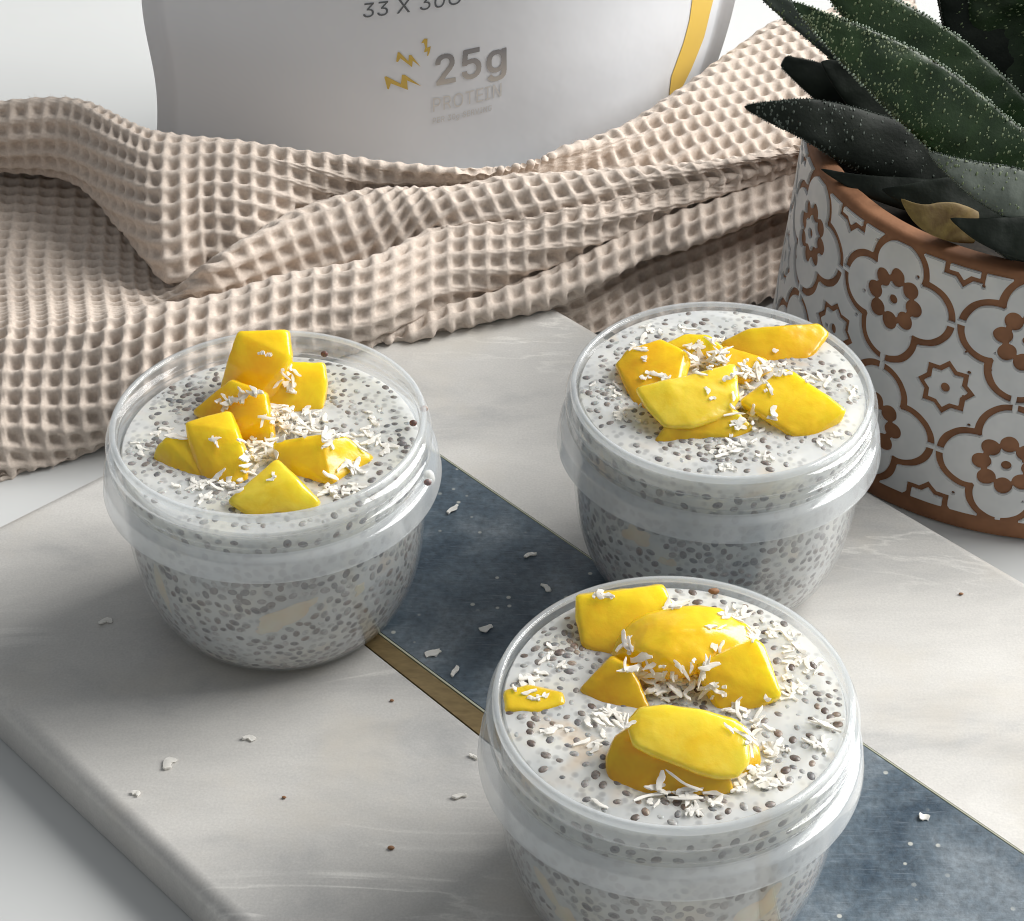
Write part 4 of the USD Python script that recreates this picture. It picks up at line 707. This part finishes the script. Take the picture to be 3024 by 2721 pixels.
# ------------------------------------------------------------------ succulent
plant = thing('succulent_plant', 'dark green pointed succulent with pale dots and toothed leaves growing in the pot', 'succulent', (PCX, PCY, .066))
ICO0 = trimesh.creation.icosphere(1, 1.0)
def leaf(spine, width, thick, sidev, m_, dots=0, teeth=True, seed=0, tipf=.0, label=None, keel=1.0, dotmat='tubercle', cut=1.0, toothmat='tooth'):
    """spine from base to tip; sidev: the leaf's broad direction; the keel is on the far side of -normal"""
    spine = np.asarray(spine, float); n = 60
    tk = np.linspace(0, 1, len(spine)); t = np.linspace(0, cut, n); P = PchipInterpolator(tk, spine, axis=0)(t)
    P = gaussian_filter1d(P, 2, axis=0, mode='nearest'); tg = np.gradient(P, axis=0); tg /= np.linalg.norm(tg, axis=1, keepdims=True)
    sv_ = np.asarray(sidev, float); sv_ = sv_ - tg * (tg @ sv_)[:, None]; sv_ /= np.linalg.norm(sv_, axis=1, keepdims=True); nn = np.cross(sv_, tg)
    w = width * (1 - t ** 2.3) ** .85 * (.85 + .25 * np.sin(np.pi * np.clip(t * 1.1, 0, 1))); w = np.maximum(w, .0003); h = thick * (1 - t ** 2) ** .8 + .0003
    m = 26; ang = np.linspace(0, 2 * np.pi, m, endpoint=False); cs = []
    for a in ang:
        x = math.cos(a); y = math.sin(a)
        cs.append((np.sign(x) * abs(x) ** .85, (-keel * abs(y) ** 1.15 * (1 - .25 * abs(x)) if y < 0 else .28 * abs(y) - .10 * (1 - x * x))))
    cs = np.array(cs)
    V = P[:, None] + sv_[:, None] * (w[:, None] * cs[None, :, 0])[..., None] * .5 + nn[:, None] * (h[:, None] * cs[None, :, 1])[..., None]
    V += (fbm(V.reshape(-1, 3), 120, 3, seed).reshape(n, m)[..., None]) * nn[:, None] * .0012
    f = grid_faces(n, m); wrapf = []
    for i in range(n - 1): a, b = i * m + m - 1, i * m; wrapf += [[a, b, b + m], [a, b + m, a + m]]
    caps = [[(n - 1) * m, (n - 1) * m + j, (n - 1) * m + j + 1] for j in range(1, m - 1)] + [[0, j + 1, j] for j in range(1, m - 1)]
    tm = trimesh.Trimesh(V.reshape(-1, 3), np.vstack([f, wrapf, caps]), process=False); tm.fix_normals()
    lp = part(plant, 'leaf', tm, M[m_], 50, label=label)
    rl = np.random.default_rng(seed + 50)
    def bumps(pts, name, mt):
        vs = [np.asarray(ICO0.vertices) @ np.stack([X, Y, Z]) + c for c, X, Y, Z in pts]
        if vs: part(lp, name, (np.vstack(vs), np.vstack([np.asarray(ICO0.faces) + len(ICO0.vertices) * i for i in range(len(vs))])), M[mt], True, kind='stuff')
    if dots:
        pts = []
        for _ in range(dots):
            i = int(rl.integers(4, n - 5)); j = int(rl.integers(m)); e1_, e2_ = rl.uniform(0, 1, 2); j2 = (j + 1) % m; c = (V[i, j] * (1 - e1_) + V[i + 1, j] * e1_) * (1 - e2_) + (V[i, j2] * (1 - e1_) + V[i + 1, j2] * e1_) * e2_; tt = V[i + 1, j] - V[i - 1, j]; tt /= np.linalg.norm(tt); ss = V[i, (j + 1) % m] - V[i, j - 1]; ss /= np.linalg.norm(ss) + 1e-12; nz = np.cross(tt, ss); r = rl.uniform(.00014, .00042)
            pts.append((c, ss * r * rl.uniform(1.1, 2.0), tt * r, nz * r * .45))
        bumps(pts, 'tubercles', dotmat)
    if teeth:
        pts = []
        for j in (0, m // 2):
            for s in np.arange(.10, .985, .011):
                i = min(int(s * (n - 1)), n - 2); c = V[i, j] + (V[i + 1, j] - V[i, j]) * (s * (n - 1) - i); r = rl.uniform(.0002, .00048) * (1 if m_ == 'leaf' else .6); o = sv_[i] * (1 if j == 0 else -1)
                for q in range(2): pts.append((c + o * r * .5 + nn[i] * rl.normal(0, .0004), o * r * 1.25, tg[i] * r * .8, nn[i] * r * .9))
        bumps(pts, 'leaf_teeth', toothmat if m_ == 'leaf' else 'leaf_grey')
    return V
CT = np.array([PCX + .004, PCY + .004, .069])
def sp(pts): return [at_y(x, y, yy) for x, y, yy in pts]
VIEWUP = np.array([-.2, .2, 1.0])
# big spotted leaf towards the towel, its broad face to the camera
leaf(sp([(3085, 560, .607), (2890, 420, .600), (2700, 265, .597), (2510, 130, .598), (2332, 4, .603)]), .0235, .0085, CU * .85 + CR * .62, 'leaf', dots=1500, seed=1, label='broad spotted green leaf reaching up to the left')
# grey leaf behind it
leaf(sp([(2960, 470, .640), (2700, 270, .640), (2450, 110, .645), (2170, -70, .650)]), .0165, .009, CU * .7 + CR * .72, 'leaf_grey', dots=700, seed=2, label='greyish leaf behind the broad spotted leaf')
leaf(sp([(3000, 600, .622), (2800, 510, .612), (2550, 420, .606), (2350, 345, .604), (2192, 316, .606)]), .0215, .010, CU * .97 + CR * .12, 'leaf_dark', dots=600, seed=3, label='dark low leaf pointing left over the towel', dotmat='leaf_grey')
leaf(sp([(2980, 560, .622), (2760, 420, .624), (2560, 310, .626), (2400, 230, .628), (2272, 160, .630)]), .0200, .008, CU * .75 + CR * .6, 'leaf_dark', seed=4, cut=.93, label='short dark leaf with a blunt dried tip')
leaf(sp([(3160, 640, .560), (3020, 585, .553), (2880, 530, .552), (2735, 448, .556)]), .0150, .008, CU * .9 + CR * .4, 'leaf_ash', dots=300, seed=5, label='short grey-green leaf low at the front of the pot')
leaf(sp([(3060, 470, .640), (2830, 255, .635), (2580, 50, .635), (2345, -150, .640)]), .0245, .009, CU * .72 + CR * .7, 'leaf', dots=900, seed=6, label='dark green leaf above the broad spotted leaf')
leaf(sp([(3100, 560, .640), (3040, 330, .650), (2960, 80, .660), (2890, -170, .66)]), .042, .012, CR * .95 + CU * .25, 'leaf', dots=900, seed=7, label='upright wide leaf with rows of pale dots at the top right')
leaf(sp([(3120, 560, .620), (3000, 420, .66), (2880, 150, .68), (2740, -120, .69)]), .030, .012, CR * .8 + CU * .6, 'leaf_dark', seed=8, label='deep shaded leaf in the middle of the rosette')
leaf(sp([(3240, 560, .64), (3200, 330, .645), (3170, 60, .65), (3140, -150, .65)]), .030, .012, CR, 'leaf', dots=200, seed=9, label='upright leaf at the right edge of the picture')
leaf(sp([(2875, 672, .560), (2800, 655, .555), (2730, 640, .552), (2662, 588, .556)]), .0115, .005, CU * .9 + CR * .2, 'leaf_dry', seed=10, teeth=False, label='small dried yellow-brown leaf at the pot rim')
leaf(sp([(3200, 800, .556), (3080, 770, .550), (2990, 745, .548), (2905, 705, .552)]), .008, .004, CU * .9 + CR * .3, 'leaf_grey', dots=60, seed=11, label='low grey leaf edge at the right over the pot rim')
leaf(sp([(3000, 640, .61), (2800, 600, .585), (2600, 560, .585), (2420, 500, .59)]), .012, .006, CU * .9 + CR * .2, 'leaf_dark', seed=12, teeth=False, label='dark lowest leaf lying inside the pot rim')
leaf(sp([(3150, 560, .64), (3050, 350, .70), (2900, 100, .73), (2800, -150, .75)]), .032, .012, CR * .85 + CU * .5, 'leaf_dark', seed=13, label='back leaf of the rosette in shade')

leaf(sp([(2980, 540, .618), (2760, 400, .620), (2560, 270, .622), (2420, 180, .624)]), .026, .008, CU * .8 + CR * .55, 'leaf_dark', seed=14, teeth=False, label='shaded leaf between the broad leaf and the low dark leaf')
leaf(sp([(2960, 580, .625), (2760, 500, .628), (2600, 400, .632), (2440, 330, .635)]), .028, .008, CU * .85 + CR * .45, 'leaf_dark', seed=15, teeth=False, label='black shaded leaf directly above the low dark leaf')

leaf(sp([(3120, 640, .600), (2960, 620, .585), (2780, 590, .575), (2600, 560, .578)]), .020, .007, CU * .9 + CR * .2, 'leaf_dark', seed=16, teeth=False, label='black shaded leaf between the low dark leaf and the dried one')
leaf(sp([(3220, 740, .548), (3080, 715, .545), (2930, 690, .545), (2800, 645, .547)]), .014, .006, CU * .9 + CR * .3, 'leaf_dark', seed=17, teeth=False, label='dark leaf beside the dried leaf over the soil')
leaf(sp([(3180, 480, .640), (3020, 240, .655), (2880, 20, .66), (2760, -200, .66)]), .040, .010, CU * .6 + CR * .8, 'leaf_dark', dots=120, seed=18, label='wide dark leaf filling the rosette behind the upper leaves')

for q_, (az_, el_, ln_) in enumerate([(-25, 35, .085), (12, 50, .095), (48, 38, .090), (-58, 25, .060), (25, 20, .075), (78, 52, .095)]):   # the rest of the rosette, to the right and behind
    ca_, sa_ = math.cos(math.radians(az_)), math.sin(math.radians(az_)); b0_ = np.array([PCX + .010 + .012 * ca_, PCY + .006 + .012 * sa_, .066])
    dirs_ = [math.radians(el_ + d_) for d_ in (6, 2, -4)]; pl_ = [b0_]
    for e_a in dirs_: pl_.append(pl_[-1] + ln_ / 3 * np.array([ca_ * math.cos(e_a), sa_ * math.cos(e_a), math.sin(e_a)]))
    leaf(pl_, .026, .010, np.array([sa_, -ca_, 0]), 'leaf' if q_ % 2 == 0 else 'leaf_dark', dots=500, seed=30 + q_)
